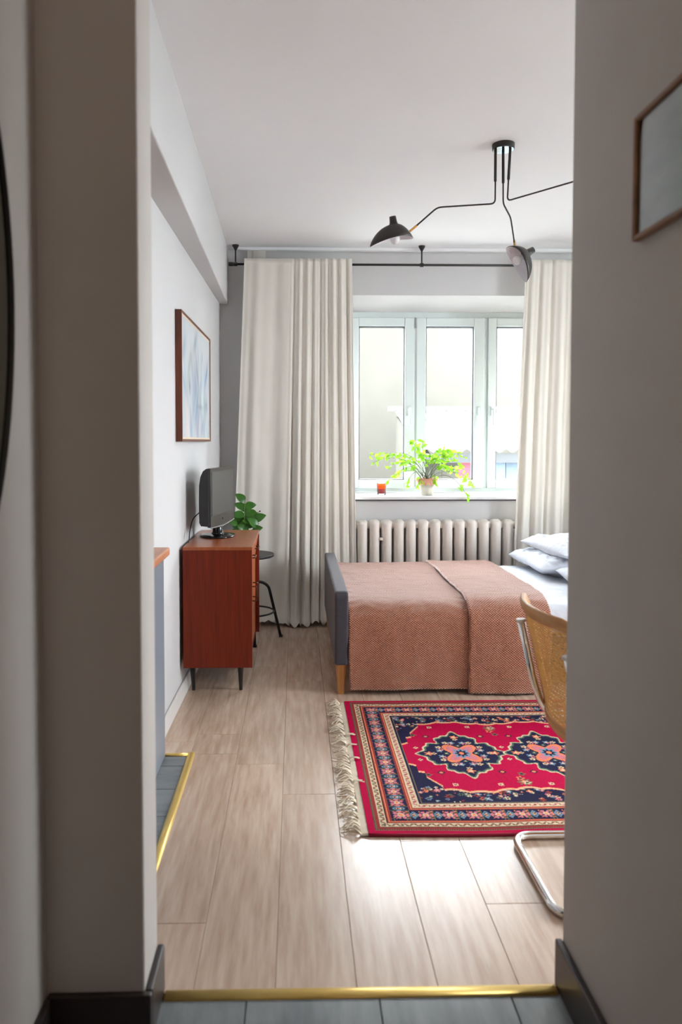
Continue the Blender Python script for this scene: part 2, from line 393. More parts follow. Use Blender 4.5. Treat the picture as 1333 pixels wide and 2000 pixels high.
# skirtings
def skirting(name, segs, h, m, label):
    r = struct(name, None, label=label)
    for s in segs:
        bm = bmesh.new(); prism(bm, s, 0.0, h); obj('skirting_board', bm, m, r, bevel=0.004)
    return r
skirting('baseboard_jamb', [[(-0.535, 1.554), (-0.312, 1.554), (-0.312, 1.571), (-0.535, 1.571)],
                            [(-0.328, 1.572), (-0.312, 1.572), (-0.312, 1.722), (-0.328, 1.722)]], 0.112, M['darkskirt'], 'dark wooden skirting around the wall end on the left')
skirting('baseboard_hall_left', [[(-0.537, -1.6), (-0.522, -1.6), (-0.522, 1.552), (-0.537, 1.552)]], 0.112, M['darkskirt'], 'dark skirting of the left hallway wall')
skirting('baseboard_right', [[(0.619, -1.6), (0.636, -1.6), (0.636, 1.722), (0.619, 1.722)]], 0.112, M['darkskirt'], 'dark wooden skirting along the right hallway wall')
skirting('baseboard_left', [[(lwx(3.05) + .001, 3.052), (lwx(3.05) + .013, 3.052), (lwx(YB) + .013, YB - .014), (lwx(YB) + .001, YB - .014)]], 0.085, M['whiteskirt'], 'white skirting along the left wall behind the dresser')
skirting('baseboard_back', [[(lwx(YB) + .014, YB - .013), (XR, YB - .013), (XR, YB - .001), (lwx(YB) + .014, YB - .001)]], 0.085, M['whiteskirt'], 'white skirting below the window')
# ceiling curtain track
bm = B(-0.42, 2.4, 5.405, 5.447, ZC - .022, ZC - .001)
struct('trim_4', bm, M['ceil'], label='white curtain track under the ceiling along the window wall', bevel=0.003)

# ------------------------------------------------------------------ window
WY = 5.75
win = struct('window_1', None, label='white three-part window')
wx0, wx1, wz0, wz1 = 0.385, 2.03, 0.905, 2.300
bm = bmesh.new()
box(bm, wx0, wx0 + .05, WY, WY + .07, wz0, wz1); box(bm, wx1 - .05, wx1, WY, WY + .07, wz0, wz1)
box(bm, wx0 + .05, wx1 - .05, WY, WY + .07, wz0, wz0 + .035); box(bm, wx0 + .05, wx1 - .05, WY, WY + .07, wz1 - .05, wz1)
box(bm, 1.452, 1.488, WY, WY + .07, wz0 + .035, wz1 - .05)
obj('window_frame', bm, M['upvc'], win, bevel=0.005)
def sash(xa, xb, hx, gl, gr):
    za, zb = wz0 + .032, wz1 - .048; gz0, gz1 = 1.003, 2.185
    y0, y1 = WY - .022, WY + .04
    bm = bmesh.new()
    box(bm, xa, gl, y0, y1, za, zb); box(bm, gr, xb, y0, y1, za, zb)
    box(bm, gl, gr, y0, y1, za, gz0); box(bm, gl, gr, y0, y1, gz1, zb)
    s = obj('sash', bm, M['upvc'], win, bevel=0.006)
    bm = bmesh.new(); t = .006
    box(bm, gl, gl + t, y0 + .012, y1, gz0, gz1); box(bm, gr - t, gr, y0 + .012, y1, gz0, gz1)
    box(bm, gl + t, gr - t, y0 + .012, y1, gz0, gz0 + t); box(bm, gl + t, gr - t, y0 + .012, y1, gz1 - t, gz1)
    obj('gasket', bm, M['gasket'], s)
    obj('pane', B(gl + t, gr - t, WY + .008, WY + .014, gz0 + t, gz1 - t), M['glass'], s)
    if hx:
        bm = bmesh.new(); box(bm, hx - .013, hx + .013, y0 - .012, y0, 1.50, 1.57)
        tube(bm, fillet([(hx, y0 - .01, 1.55), (hx, y0 - .045, 1.55), (hx, y0 - .045, 1.43)], .015), .009, 8)
        obj('handle', bm, M['upvc'], s, bevel=.002)
sash(0.43, 0.917, 0.875, 0.484, 0.838)
sash(0.929, 1.456, 1.415, 1.003, 1.374)
sash(1.484, 1.985, 1.520, 1.549, 1.932)
obj('joint_strip', B(0.914, 0.932, WY - .0205, WY + .03, wz0 + .04, wz1 - .05), M['jointgrey'], win)
bm = bmesh.new(); tube(bm, [(0.923, WY - .03, 2.17), (0.923, WY - .03, 2.25)], .007, 8); obj('hinge', bm, M['silverplastic'], win)
bm = bmesh.new(); box(bm, 0.386, 2.028, 5.4605, WY, 0.876, 0.900); box(bm, 0.37, 2.05, 5.375, 5.4605, 0.876, 0.900)
obj('window_sill', bm, M['sill'], win, bevel=0.006)

w2 = struct('added_window_2', None, label='unseen second white window added to the right of the bed for daylight')  # added out of view to bring in more light from the back right
bm = bmesh.new()
for xx in (2.50, 3.095, 3.69): box(bm, xx, xx + .06, WY, WY + .07, z0, 2.34)
for xa_ in (2.56, 3.155): box(bm, xa_, xa_ + .535, WY, WY + .07, z0, z0 + .07); box(bm, xa_, xa_ + .535, WY, WY + .07, 2.27, 2.34)
obj('window_frame', bm, M['upvc'], w2, bevel=.004)
for xa_ in (2.56, 3.155): obj('pane', B(xa_, xa_ + .535, WY + .03, WY + .036, z0 + .07, 2.27), M['glass'], w2)

# ------------------------------------------------------------------ radiator
rad = thing('radiator', 'ribbed cream cast iron radiator under the window', 'radiator', (1.0, 5.36, 0.0))
RX0 = 0.437; RS = 0.0888
for i in range(14):
    cx = RX0 + RS * (i - .5)
    bm = bmesh.new()
    def sec(u, v):
        a = 2 * PI * u
        z = 0.10 + 0.632 * v
        e = min(v, 1 - v); hw = 0.0365 + 0.007 * max(0, 1 - e / 0.045); dp = 0.062 * min(1, (e / 0.03 + .02)) ** 0.5
        s = abs(math.cos(a)) ** 0.6 * (1 if math.cos(a) > 0 else -1); t = abs(math.sin(a)) ** 0.7 * (1 if math.sin(a) > 0 else -1)
        ridge = 0.006 * math.exp(-(s / 0.25) ** 2) * (1 if t < 0 else -1)
        return (cx + s * hw * (0.55 if e < 0.004 else 1), 5.388 + t * dp - ridge, z)
    g = grid(bm, 24, 40, sec, closed=True)
    bm.faces.new([g[k][0] for k in range(24)]); bm.faces.new([g[k][39] for k in range(24)][::-1])
    obj('radiator_section', bm, M['radiator'], rad, smooth=True)
for z in (0.145, 0.69):
    bm = bmesh.new(); tube(bm, [(RX0 - .06, 5.388, z), (RX0 + RS * 13 + .05, 5.388, z)], .026, 12); obj('connecting_pipe', bm, M['radiator'], rad, smooth=True)
bm = bmesh.new(); box(bm, RX0 + RS * 2 - .014, RX0 + RS * 2 + .014, 5.328, 5.36, 0.585, 0.605); tube(bm, [(RX0 + RS * 2, 5.316, .595), (RX0 + RS * 2, 5.36, .595)], .007, 8)
obj('wall_tie', bm, M['radiator'], rad, bevel=.002)
for xx in (RX0, RX0 + RS * 12):
    bm = bmesh.new(); tube(bm, [(xx - RS / 2, 5.388, 0.0), (xx - RS / 2, 5.388, 0.12)], [.024, .018], 10); obj('foot', bm, M['radiator'], rad, smooth=True)

# ------------------------------------------------------------------ curtain rod and curtains
rod = thing('curtain_rod', 'black metal curtain rod hung from the ceiling above the window', 'curtain rod', (0.9, 5.36, 2.565))
bm = bmesh.new(); tube(bm, [(-0.455, 5.36, 2.565), (2.40, 5.36, 2.565)], .0085, 12); obj('pole', bm, M['black'], rod, smooth=True)
for xx in (-0.462, 2.40):
    bm = bmesh.new(); tube(bm, [(xx - .018, 5.36, 2.565), (xx - .014, 5.36, 2.565), (xx + .014, 5.36, 2.565), (xx + .018, 5.36, 2.565)], [.011, .0145, .0145, .011], 14); obj('finial', bm, M['black'], rod)
for xx in (-0.430, 0.903, 2.2):
    bm = bmesh.new()
    lathe(bm, [(.0055, 0), (.0055, .095), (.014, .112), (.022, .125), (.024, .1345)], 14, (xx, 5.36, 2.565))
    tube(bm, [(xx - .012, 5.36, 2.565), (xx + .012, 5.36, 2.565)], .0145, 12)
    obj('bracket', bm, M['black'], rod)
def curtain(name, label, xt, xb, yc, ztop, phase, seed, m, amp=0.022, group=None, pool=True, nv=70, nu=300):
    rnd = random.Random(seed)
    # fold phase as a list of fold centres (fractions) and widths
    def fn(u, v):
        z = ztop * (1 - v) + 0.012 * v
        sk = v * v
        x = (xt[0] * (1 - v) + xb[0] * v) * (1 - u) + (xt[1] * (1 - v) + xb[1] * v) * u
        if name == 'curtain' and pool: amp_l = .55 + .45 * min(1, max(0, (u - .3) / .2))
        else: amp_l = 1.0
        ph = phase(u) + 0.5 * fbm(u * 3, v * 1.2 + seed, 0.3) * v
        a = amp * (0.55 + 0.75 * v) * (0.75 + 0.5 * fbm(u * 4, v, seed + 2.0)) * amp_l
        y = yc + a * math.sin(ph) + 0.35 * a * math.sin(2.3 * ph + 1.0 + v)
        x += 0.35 * a * math.cos(ph)
        y += 0.012 * fbm(u * 5, v * 4, seed + 7.0) * v
        if v < 0.02: y = yc + (y - yc) * 0.8
        if pool and v > 0.90:
            w = (v - 0.90) / 0.10
            z = max(0.006 + 0.012 * (1 + math.sin(ph * 1.7 + 1)) * w, z - 0.02 * w)
            y -= (0.06 + 0.07 * math.sin(PI * min(1, max(0, (u - .25) / .75))) + 0.05 * fbm(u * 6, seed, 1.0)) * w * w
            z += 0.09 * w * (1 - .6 * w) * max(0, fbm(u * 7, w * 1.5, seed + 4.0))
        return (x, y, z)
    bm = bmesh.new(); grid(bm, nu, nv, fn)
    o = obj(name, bm, m, smooth=True, loc=((xb[0] + xb[1]) / 2, yc, 0), solid=0.0015)
    return tag(o, label, 'curtain', group)
def ph_left(u):
    # broad soft folds on the left, close pleats on the right
    return 2 * PI * (1.6 * min(u, .42) / .42 * 1.1 + (max(0, u - .42) / .58) * 7.0) + 0.8 * math.sin(9 * u)
cl = curtain('curtain', 'long cream curtain left of the window, hanging behind the dresser and stool', (-0.365, 0.395), (-0.47, 0.435), 5.285, 2.588, ph_left, 1.3, M['curtain'], amp=0.024)
cr_ = curtain('curtain', 'long cream curtain right of the window, falling behind the pillows', (1.630, 2.33), (1.545, 2.36), 5.285, 2.588, lambda u: 2 * PI * (u * 7.5 + 0.15 * math.sin(8 * u)), 5.1, M['curtain'], amp=0.026, pool=False)
bm = bmesh.new()
def shf(u, v):
    x = -0.35 + 0.155 * u + 0.02 * math.sin(2 * PI * u * 1.8)
    return (x, 5.425 + 0.008 * math.sin(2 * PI * u * 1.5), 2.678 * (1 - v) + 0.02 * v)
grid(bm, 40, 12, shf)
tag(obj('sheer_curtain', bm, M['sheer'], smooth=True, loc=(-.28, 5.425, 0)), 'narrow sheer white curtain bunched behind the left cream curtain', 'curtain')

# ------------------------------------------------------------------ bed
bed = thing('bed', 'low bed with charcoal upholstered frame and pine legs under the window', 'bed', (1.2, 4.42, 0.0))
def rounded_board(bm, xa, xb, ya, yb, za, zb, r=0.05, n=6):
    poly = [(ya, za), (yb, za)]
    for k in range(n + 1):
        a = PI / 2 * k / n; poly.append((yb - r + r * math.cos(a), zb - r + r * math.sin(a)))
    for k in range(n + 1):
        a = PI / 2 + PI / 2 * k / n; poly.append((ya + r + r * math.cos(a), zb - r + r * math.sin(a)))
    prism(bm, poly, xa, xb, 'x')
bm = bmesh.new(); rounded_board(bm, 0.197, 0.267, 3.745, 5.115, 0.155, 0.535, 0.035); obj('footboard', bm, M['upholstery'], bed, bevel=0.014, bseg=4, smooth=False)
bm = bmesh.new(); rounded_board(bm, 2.36, 2.44, 3.745, 5.115, 0.155, 0.62, 0.06); obj('headboard', bm, M['upholstery'], bed, bevel=0.014, bseg=4)
for yy in (3.80, 5.05):
    obj('side_rail', B(0.267, 2.36, yy - .02, yy + .02, 0.17, 0.29), M['upholstery'], bed, bevel=.01)
for xx in (0.232, 2.40):
    for yy in (3.785, 5.07):
        bm = bmesh.new(); tube(bm, [(xx, yy, 0.0), (xx, yy, 0.155)], [.016, .029], 16); obj('leg', bm, M['pine'], bed)
def cushion(c, hx, hy, hz, seed, p=4.0, rot=0, tilt=(0, 0), wr=0.012, pinch=0.0, n=48):
    bm = bmesh.new()
    R = Matrix.Rotation(rot, 3, 'Z') @ Matrix.Rotation(tilt[0], 3, 'X') @ Matrix.Rotation(tilt[1], 3, 'Y')
    g = {}
    for side in (1, -1):
        for i in range(n + 1):
            for j in range(n + 1):
                if side == -1 and (i in (0, n) or j in (0, n)): g[(side, i, j)] = g[(1, i, j)]; continue
                u = math.sin(PI / 2 * (2 * i / n - 1)); v = math.sin(PI / 2 * (2 * j / n - 1))
                h = max(0, (1 - abs(u) ** p) * (1 - abs(v) ** p)) ** 0.5
                pu = 1 - pinch * (1 - abs(v) ** 2) * abs(u) ** 3; pv = 1 - pinch * (1 - abs(u) ** 2) * abs(v) ** 3
                x = u * hx * pu; y = v * hy * pv
                w = wr * (fbm(x * 5 + seed, y * 5, side) - 0.5 * (1 - abs(fbm(x * 7 + y * 3, y * 9 - x * 4, seed))) ** 6 + 0.35 * abs(math.sin(13 * (x * .6 + y) + 7 * fbm(x * 4, y * 4, seed)))) * min(1, h * 2)
                z = side * (h * hz + w * h)
                g[(side, i, j)] = bm.verts.new(R @ Vector((x, y, z)) + Vector(c))
        for i in range(n):
            for j in range(n):
                q = [g[(side, i, j)], g[(side, i + 1, j)], g[(side, i + 1, j + 1)], g[(side, i, j + 1)]]
                try: bm.faces.new(q)
                except ValueError: pass
    return bm
obj('mattress', cushion((1.315, 4.42, 0.375), 1.045, 0.635, 0.083, 2, p=26, wr=0.004, n=70), M['linen'], bed, smooth=True)
# blanket, one cloth folded back over itself on the right
def blanket():
    bm = bmesh.new(); uvl = bm.loops.layers.uv.new('uv')
    YN, YF, ZT = 3.768, 5.075, 0.475
    # cross-section from the near hem up and over to the far side
    prof = [(YN - .014, .030), (YN - .012, .20), (YN - .006, .30), (YN + .002, .36), (YN + .022, .41), (YN + .055, .445), (YN + .10, .464), (YN + .2, .472),
            (4.4, ZT), (YF - .12, .470), (YF - .05, .455), (YF - .005, .42), (YF + .008, .35), (YF + .008, .20)]
    P = smooth_path([(0, a, b) for a, b in prof], 10)
    L = [0]
    for i in range(1, len(P)): L.append(L[-1] + (P[i] - P[i - 1]).length)
    T = L[-1]
    def at(s):
        s = max(0, min(T, s))
        for i in range(1, len(L)):
            if L[i] >= s:
                t = (s - L[i - 1]) / max(1e-9, L[i] - L[i - 1]); p = P[i - 1].lerp(P[i], t)
                d = (P[i] - P[i - 1]).normalized(); return p, Vector((0, -d.z, d.y))
        return P[-1], Vector((0, 0, 1))
    def layer(xa, xb, off, nu, ns, seed, hem):
        G = []
        for i in range(nu):
            row = []
            u = i / (nu - 1)
            for j in range(ns):
                s = hem + (T - hem - 0.02) * j / (ns - 1)
                # denser rows unnecessary: even spacing
                p, n = at(s)
                x = xa + (xb - xa) * u
                side = 1 if s < 0.36 else 0
                w = 0.007 * fbm(x * 2.2, s * 2.5, seed) + 0.0035 * fbm(x * 9, s * 9, seed + 3)
                w += 0.0016 * math.sin(s * 2 * PI / 0.045 + 7 * fbm(x * 3, s * 3, seed)) * (.5 + fbm(x * 5, s * 6, seed + 9))
                w += side * 0.010 * fbm(x * 3, 1.0, seed + 5) * (1 - s / 0.4)
                # ruffle at the footboard end
                w += 0.010 * math.exp(-(x - 0.28) / 0.04) * abs(fbm(1, s * 7, seed)) if x > 0.27 else 0
                edge = 0.010 * fbm(s * 4, seed, 2.0)
                xx = x + (edge * (1 if u > 0.5 else 0.5)) * (abs(2 * u - 1) ** 3)
                q = p + n * (off + w + 0.006)
                row.append((bm.verts.new((xx, q.y, max(q.z, .016))), (x, s)))
            G.append(row)
        for i in range(nu - 1):
            for j in range(ns - 1):
                f = bm.faces.new([G[i][j][0], G[i + 1][j][0], G[i + 1][j + 1][0], G[i][j + 1][0]])
                for lp, (a, b) in zip(f.loops, ((i, j), (i + 1, j), (i + 1, j + 1), (i, j + 1))): lp[uvl].uv = G[a][b][1]
        return G
    g1 = layer(0.272, 1.29, 0.0, 170, 190, 1.7, 0.0)
    g2 = layer(0.893, 1.305, 0.017, 80, 190, 8.2, -0.0)
    for j in range(190):                                       # the folded layer hangs a little lower
        for i in range(80):
            v = g2[i][j][0]; v.co.z = max(.014, v.co.z - 0.018 * max(0, 1 - j / 30))
    for j in range(189):                                       # rolled fold edge joining the two layers
        a, b = g2[0][j][0], g2[0][j + 1][0]
        c = bm.verts.new((a.co.x - .006, a.co.y + (.006 if j < 45 else 0), a.co.z - (.010 if j >= 45 else 0)))
        d = bm.verts.new((b.co.x - .006, b.co.y + (.006 if j < 45 else 0), b.co.z - (.010 if j >= 45 else 0)))
        f = bm.faces.new((a, b, d, c))
        for lp in f.loops: lp[uvl].uv = (0.89, j * .01)
    bmesh.ops.recalc_face_normals(bm, faces=bm.faces)
    o = obj('blanket', bm, M['waffle'], smooth=True, loc=(.8, 4.4, .47), solid=0.006)
    return tag(o, 'dusty pink waffle blanket spread over the bed with its edge folded back', 'blanket')
blanket()
tag(obj('pillow', cushion((1.775, 4.74, 0.528), .31, .31, .062, 3, p=4.0, rot=.03, wr=.026, pinch=.05, n=80), M['linen'], smooth=True, loc=(1.74, 4.74, .46)), 'white pillow lying flat on the bed beneath the top one', 'pillow')
tag(obj('pillow', cushion((1.86, 4.12, 0.522), .31, .29, .058, 9, p=4.0, rot=-.05, wr=.028, pinch=.05, n=80), M['linen'], smooth=True, loc=(1.83, 4.12, .46)), 'white pillow nearest the cane chair, half hidden by the hallway wall', 'pillow')
tag(obj('pillow', cushion((1.86, 4.68, 0.643), .31, .33, .055, 6, p=4.0, rot=.10, tilt=(0, -.05), wr=.024, pinch=.07, n=80), M['linen'], smooth=True, loc=(1.80, 4.68, .60)), 'white pillow on top of the pile by the right curtain', 'pillow')

# ------------------------------------------------------------------ rug
def rug():
    X0, X1, Y0, Y1 = 0.238, 1.86, 2.388, 3.636
    nx = 406; ny = 312
    sx = (np.arange(nx) + .5) / nx * (X1 - X0); ty = (np.arange(ny) + .5) / ny * (Y1 - Y0)
    Sg, Tg = np.meshgrid(sx, ty, indexing='ij'); Lx = X1 - X0; Wy = Y1 - Y0
    ds = np.minimum(Sg, Lx - Sg); dt = np.minimum(Tg, Wy - Tg); e = np.minimum(ds, dt)
    p = np.where(ds < dt, Tg, Sg)                         # run along the border
    rng = np.random.default_rng(4)
    red = s2l((184, 12, 66)); navy = s2l((38, 38, 66)); cream = s2l((214, 194, 160)); rust = s2l((150, 62, 58)); peach = s2l((232, 132, 92))
    green = s2l((84, 108, 92)); pink = s2l((206, 122, 132)); dark = s2l((56, 30, 36)); olive = s2l((120, 104, 82)); sky = s2l((120, 146, 170))
    col = np.zeros((nx, ny, 3)); 
    def put(mask, c): col[mask] = c
    put(e >= 0, red)
    put((e > .022) & (e < .030), olive); put((e > .024) & (e < .028) & (np.sin(p * 2 * PI / .008) > 0), dark)
    put((e >= .030) & (e < .042), rust)
    b = (e >= .042) & (e < .070); put(b, cream)
    w = np.sin(p * 2 * PI / .030); c0 = (e - .056)
    put(b & (np.abs(c0 - .006 * w) < .0035), rust); put(b & (np.cos(p * 2 * PI / .030) ** 2 > .8) & (np.abs(c0 + .004 * w) < .006), green)
    put(b & ((e < .045) | (e > .067)), dark)
    put((e >= .070) & (e < .086), rust); put((e >= .076) & (e < .080), peach)
    b = (e >= .086) & (e < .156); put(b, navy)
    q = (p / .084) % 1 - .5; cc = (e - .121) / .035
    r1 = np.hypot(q * .084, e - .121)
    put(b & (r1 < .026) & (np.cos(6 * np.arctan2(e - .121, q * .084)) > -.4) & (r1 > .010), pink)
    put(b & (r1 < .011), cream); put(b & (r1 < .0055), peach)
    q2 = ((p / .084) + .5) % 1 - .5; r2 = np.abs(q2 * .084) * 1.5 + np.abs(e - .121)
    put(b & (r2 < .026) & (r2 > .017), sky); put(b & (r2 < .012), cream); put(b & (r2 < .007), rust)
    put(b & (np.abs(np.abs(q) - .25) < .035) & (np.abs(cc) < .75) & (np.sin(e * 2 * PI / .016 + 1) > -.2), peach)
    put(b & (np.abs(np.abs(q) - .25) > .06) & (np.abs(np.abs(q) - .25) < .085) & (np.abs(cc) > .3), green)
    put((e >= .156) & (e < .172), rust); put((e >= .162) & (e < .166), peach)
    b = (e >= .172) & (e < .200); put(b, cream); c0 = e - .186; w = np.sin(p * 2 * PI / .036)
    put(b & (np.abs(c0 - .006 * w) < .003), pink); put(b & (np.cos(p * 2 * PI / .036) ** 4 > .6) & (np.abs(c0) < .005), rust)
    put((e >= .200) & (e < .206), navy); put((e >= .206) & (e < .210), olive)
    # field
    f = e >= .210; put(f, navy)
    # flowers in navy ground
    def flower(cx, cy, r, c1, c2, k=5, mask=None):
        dx = Sg - cx; dy = Tg - cy; rr = np.hypot(dx, dy); an = np.arctan2(dy, dx)
        m = rr < r * (.75 + .25 * np.cos(k * an)); m &= f
        if mask is not None: m &= mask
        put(m, c1); put(m & (rr < r * .35), c2)
    sF = Sg - .210; tF = np.abs(Tg - Wy / 2); sE = np.minimum(sF, Lx - .42 - sF)
    cyc = np.cos((Sg - .447) * 2 * PI / .364)
    Tm = np.where(sE < .030, .095 + sE * .6, np.where(sE < .055, .165 + .3 * (sE - .03), np.where(sE < .10, .215 + (sE - .055) * 1.6, .330 + .016 * cyc - .012 * np.abs(np.cos((Sg - .447) * 4 * PI / .364)))))
    tr = f & (tF < Tm)
    spand = f & ~tr
    for _ in range(620):
        cx = rng.uniform(.21, Lx - .21); cy = rng.choice([rng.uniform(.212, .34), Wy - rng.uniform(.212, .34)]) if rng.random() < .8 else rng.uniform(.21, Wy - .21)
        flower(cx, cy, rng.uniform(.005, .015), [cream, peach, sky, green, pink, rust][rng.integers(6)], [rust, cream, dark][rng.integers(3)], rng.integers(4, 7), spand)
    put(f & (np.abs(tF - Tm) < .009) & (sE > 0), peach); put(f & (np.abs(tF - Tm - .002) < .0035), cream)
    put(tr & (tF < Tm - .007), red)
    # small motifs in the red field
    inner = tr & (tF < Tm - .012)
    cs = [.447 + .364 * k for k in range(-1, 5)]
    for cx in cs:
        for sg in (-1, 1):
            cy = Wy / 2 + sg * .262
            for ddx, r, c1, c2 in ((.182, .030, olive, cream), (.182, .016, peach, dark), (0.085, .014, cream, rust), (-.085, .014, cream, rust), (.12, .018, navy, peach), (-.12, .018, navy, peach)):
                yy = cy if abs(ddx) > .15 else cy + sg * .018
                if abs(ddx) == .12: yy = Wy / 2 + sg * .175
                dx = np.abs(Sg - cx - ddx); dy = np.abs(Tg - yy)
                if r == .018: m = (dx + dy < r) & inner; put(m, c1); put(m & (dx + dy < r * .55), c2)
                else: flower(cx + ddx, yy, r, c1, c2, 8, inner)
            for k in range(3):
                flower(cx + .182 + .008 * (-1) ** k, Wy / 2 + sg * (.195 + .036 * k), .017, [olive, peach, cream][k], navy, 5, inner)
        for yy in (-.06, 0.0, .06):
            flower(cx + .182, Wy / 2 + yy, .012, cream, rust, 4, inner)
    # medallions
    for cx in cs[1:4]:
        dx = (Sg - cx) / .172; dy = (Tg - Wy / 2) / .205
        an = np.arctan2(dy, dx); rr = np.hypot(dx, dy)
        shape = (.88 + .10 * np.cos(4 * an) + .06 * np.cos(12 * an) + .04 * np.cos(20 * an))
        m0 = f & (rr < shape + .045); put(m0, cream)
        m = f & (rr < shape); put(m, navy)
        put(f & (rr < shape) & (rr > shape - .05), green)
        put(f & (rr < shape - .05), navy)
        for ring, num, rad, c1, c2 in ((.68, 12, .014, cream, rust), (.52, 12, .016, sky, cream), (.52, 8, .012, pink, dark), (.80, 4, .020, peach, cream), (.36, 8, .012, green, cream)):
            for k in range(num):
                a = 2 * PI * (k + .5 * (ring == .52)) / num
                sh = min(1, (.80 + .14 * math.cos(4 * a)) / .85)
                flower(cx + .172 * ring * sh * math.cos(a), Wy / 2 + .205 * ring * sh * math.sin(a), rad, c1, c2, 5, rr < shape - .02)
        star = .34 + .14 * np.cos(4 * an + PI)
        put(f & (np.abs(rr - star) < .055) & (rr < shape), peach); put(f & (rr < star - .055), pink)
        put(f & (rr < .20 + .04 * np.cos(8 * an)), sky); put(f & (rr < .13 + .03 * np.cos(8 * an)), navy); put(f & (rr < .06), peach)
    # woven irregularity
    col *= (1 + .16 * (rng.random((nx, ny, 1)) - .5))
    sel = rng.random((nx, ny)) < .02; col[sel] = col[sel] * .6
    # mesh
    xs = np.linspace(X0, X1, nx + 1); ys = np.linspace(Y0, Y1, ny + 1)
    V = np.zeros((nx + 1, ny + 1, 3)); V[..., 0] = xs[:, None]; V[..., 1] = ys[None, :]
    rip = .0022 * np.sin(xs * 9)[:, None] * np.exp(-((ys - Y0) / .06))[None, :]
    V[..., 2] = .009 + .0010 * np.sin(xs * 17)[:, None] * np.cos(ys * 13)[None, :] + rip + .0015
    V[..., 1] += .004 * np.sin(xs * 7 + .5)[:, None] * np.exp(-((ys - Y0) / .15))[None, :]
    root = thing('rug', 'red oriental rug with navy medallions and cream fringe in front of the bed', 'rug', ((X0 + X1) / 2, (Y0 + Y1) / 2, 0))
    off = np.array(root.location); V = V.reshape(-1, 3) - off
    I = np.arange((nx + 1) * (ny + 1)).reshape(nx + 1, ny + 1)
    F = np.stack([I[:-1, :-1], I[1:, :-1], I[1:, 1:], I[:-1, 1:]], -1).reshape(-1, 4)
    me = bpy.data.meshes.new('pile'); me.vertices.add(len(V)); me.vertices.foreach_set('co', V.ravel())
    me.loops.add(F.size); me.polygons.add(len(F)); me.loops.foreach_set('vertex_index', F.ravel().astype(np.int32))
    me.polygons.foreach_set('loop_start', np.arange(0, F.size, 4, dtype=np.int32)); me.update(calc_edges=True)
    a = me.color_attributes.new('Col', 'FLOAT_COLOR', 'CORNER')
    cc = np.concatenate([np.clip(col.reshape(-1, 3), 0, 1), np.ones((nx * ny, 1))], 1)
    a.data.foreach_set('color', np.repeat(cc, 4, 0).ravel().astype(np.float32))
    me.materials.append(M['rug']); o = bpy.data.objects.new('pile', me); C.objects.link(o); o.parent = root
    # backing with a thick rolled edge
    bm = bmesh.new()
    n = 60
    pts = [(X0 + (X1 - X0) * k / n, Y0 + .004 * math.sin((X0 + (X1 - X0) * k / n) * 7 + .5), .0055) for k in range(n + 1)]
    tube(bm, pts, .0055, 6)
    obj('selvedge', bm, M['rugedge'], root, smooth=True)
    bm = bmesh.new(); tube(bm, [(X0, Y1, .0055), (X1, Y1, .0055)], .0055, 6)
    obj('selvedge', bm, M['rugedge'], root, smooth=True)
    
    obj('backing', B(X0, X1, Y0 + .006, Y1 - .002, .0006, .0066), M['rugedge'], root)
    # woven cotton web and knotted tassels at both ends
    rd = random.Random(11)
    for xe, sg in ((X0, -1), (X1, 1)):
        bm = bmesh.new()
        grid(bm, 5, 80, lambda u, v: (xe + sg * (u * (.026 + .004 * math.sin(v * 23))), Y0 + (Y1 - Y0) * v, .0075 - .0045 * u + .0012 * math.sin(v * 160)))
        obj('fringe_web', bm, M['fringe'], root, smooth=True, solid=.002)
        for k in range(48):
            y = Y0 + (Y1 - Y0) * (k + .5 + rd.uniform(-.3, .3)) / 48; bm = bmesh.new()
            back = (sg < 0 and k in (14, 22, 27, 31))
            for st in range(4):
                a = rd.uniform(-1.2, 1.2); ln = rd.uniform(.03, .068); yy = y + rd.uniform(-.005, .005)
                if back:
                    pts = [(xe + sg * .024, yy, .008), (xe + sg * .012, yy, .018), (xe - sg * (.012 + .01 * rd.random()), yy + .006 * a, .0155)]
                else:
                    zz = rd.uniform(.002, .018)
                    pts = [(xe + sg * .024, yy, .0045), (xe + sg * (.03 + ln * .3), yy + .005 * a, .006 + zz), (xe + sg * (.028 + ln * .7), yy + ln * .45 * a, .004 + zz * .6), (xe + sg * (.026 + ln), yy + ln * .8 * a, .0035 + zz * .2)]
                sp = smooth_path(pts, 3); tube(bm, sp, [.0028 * (1 - .45 * i / len(sp)) for i in range(len(sp))], 5)
            obj('tassel', bm, M['fringe'], root, smooth=True)
rug()

# ------------------------------------------------------------------ dresser
dr = thing('dresser', 'teak mid-century dresser on black tapered legs against the left wall', 'dresser', (-0.39, 4.02, 0))
DX0, DX1, DY0, DY1, DZ0, DZ1 = -0.562, -0.219, 3.668, 4.385, 0.172, 0.777
for y0, y1 in ((DY0, DY0 + .018), (DY1 - .018, DY1)):
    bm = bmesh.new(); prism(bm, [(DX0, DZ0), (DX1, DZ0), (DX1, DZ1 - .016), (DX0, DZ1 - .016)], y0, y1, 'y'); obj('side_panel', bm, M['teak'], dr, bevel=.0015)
obj('dresser_top', B(DX0, DX1 + .001, DY0 - .001, DY1 + .001, DZ1 - .016, DZ1), M['teak_top_lit'], dr, bevel=.002)
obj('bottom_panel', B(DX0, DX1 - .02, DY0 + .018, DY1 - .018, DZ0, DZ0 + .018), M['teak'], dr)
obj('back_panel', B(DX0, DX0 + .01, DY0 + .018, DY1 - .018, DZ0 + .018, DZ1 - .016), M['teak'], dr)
ym = 4.035
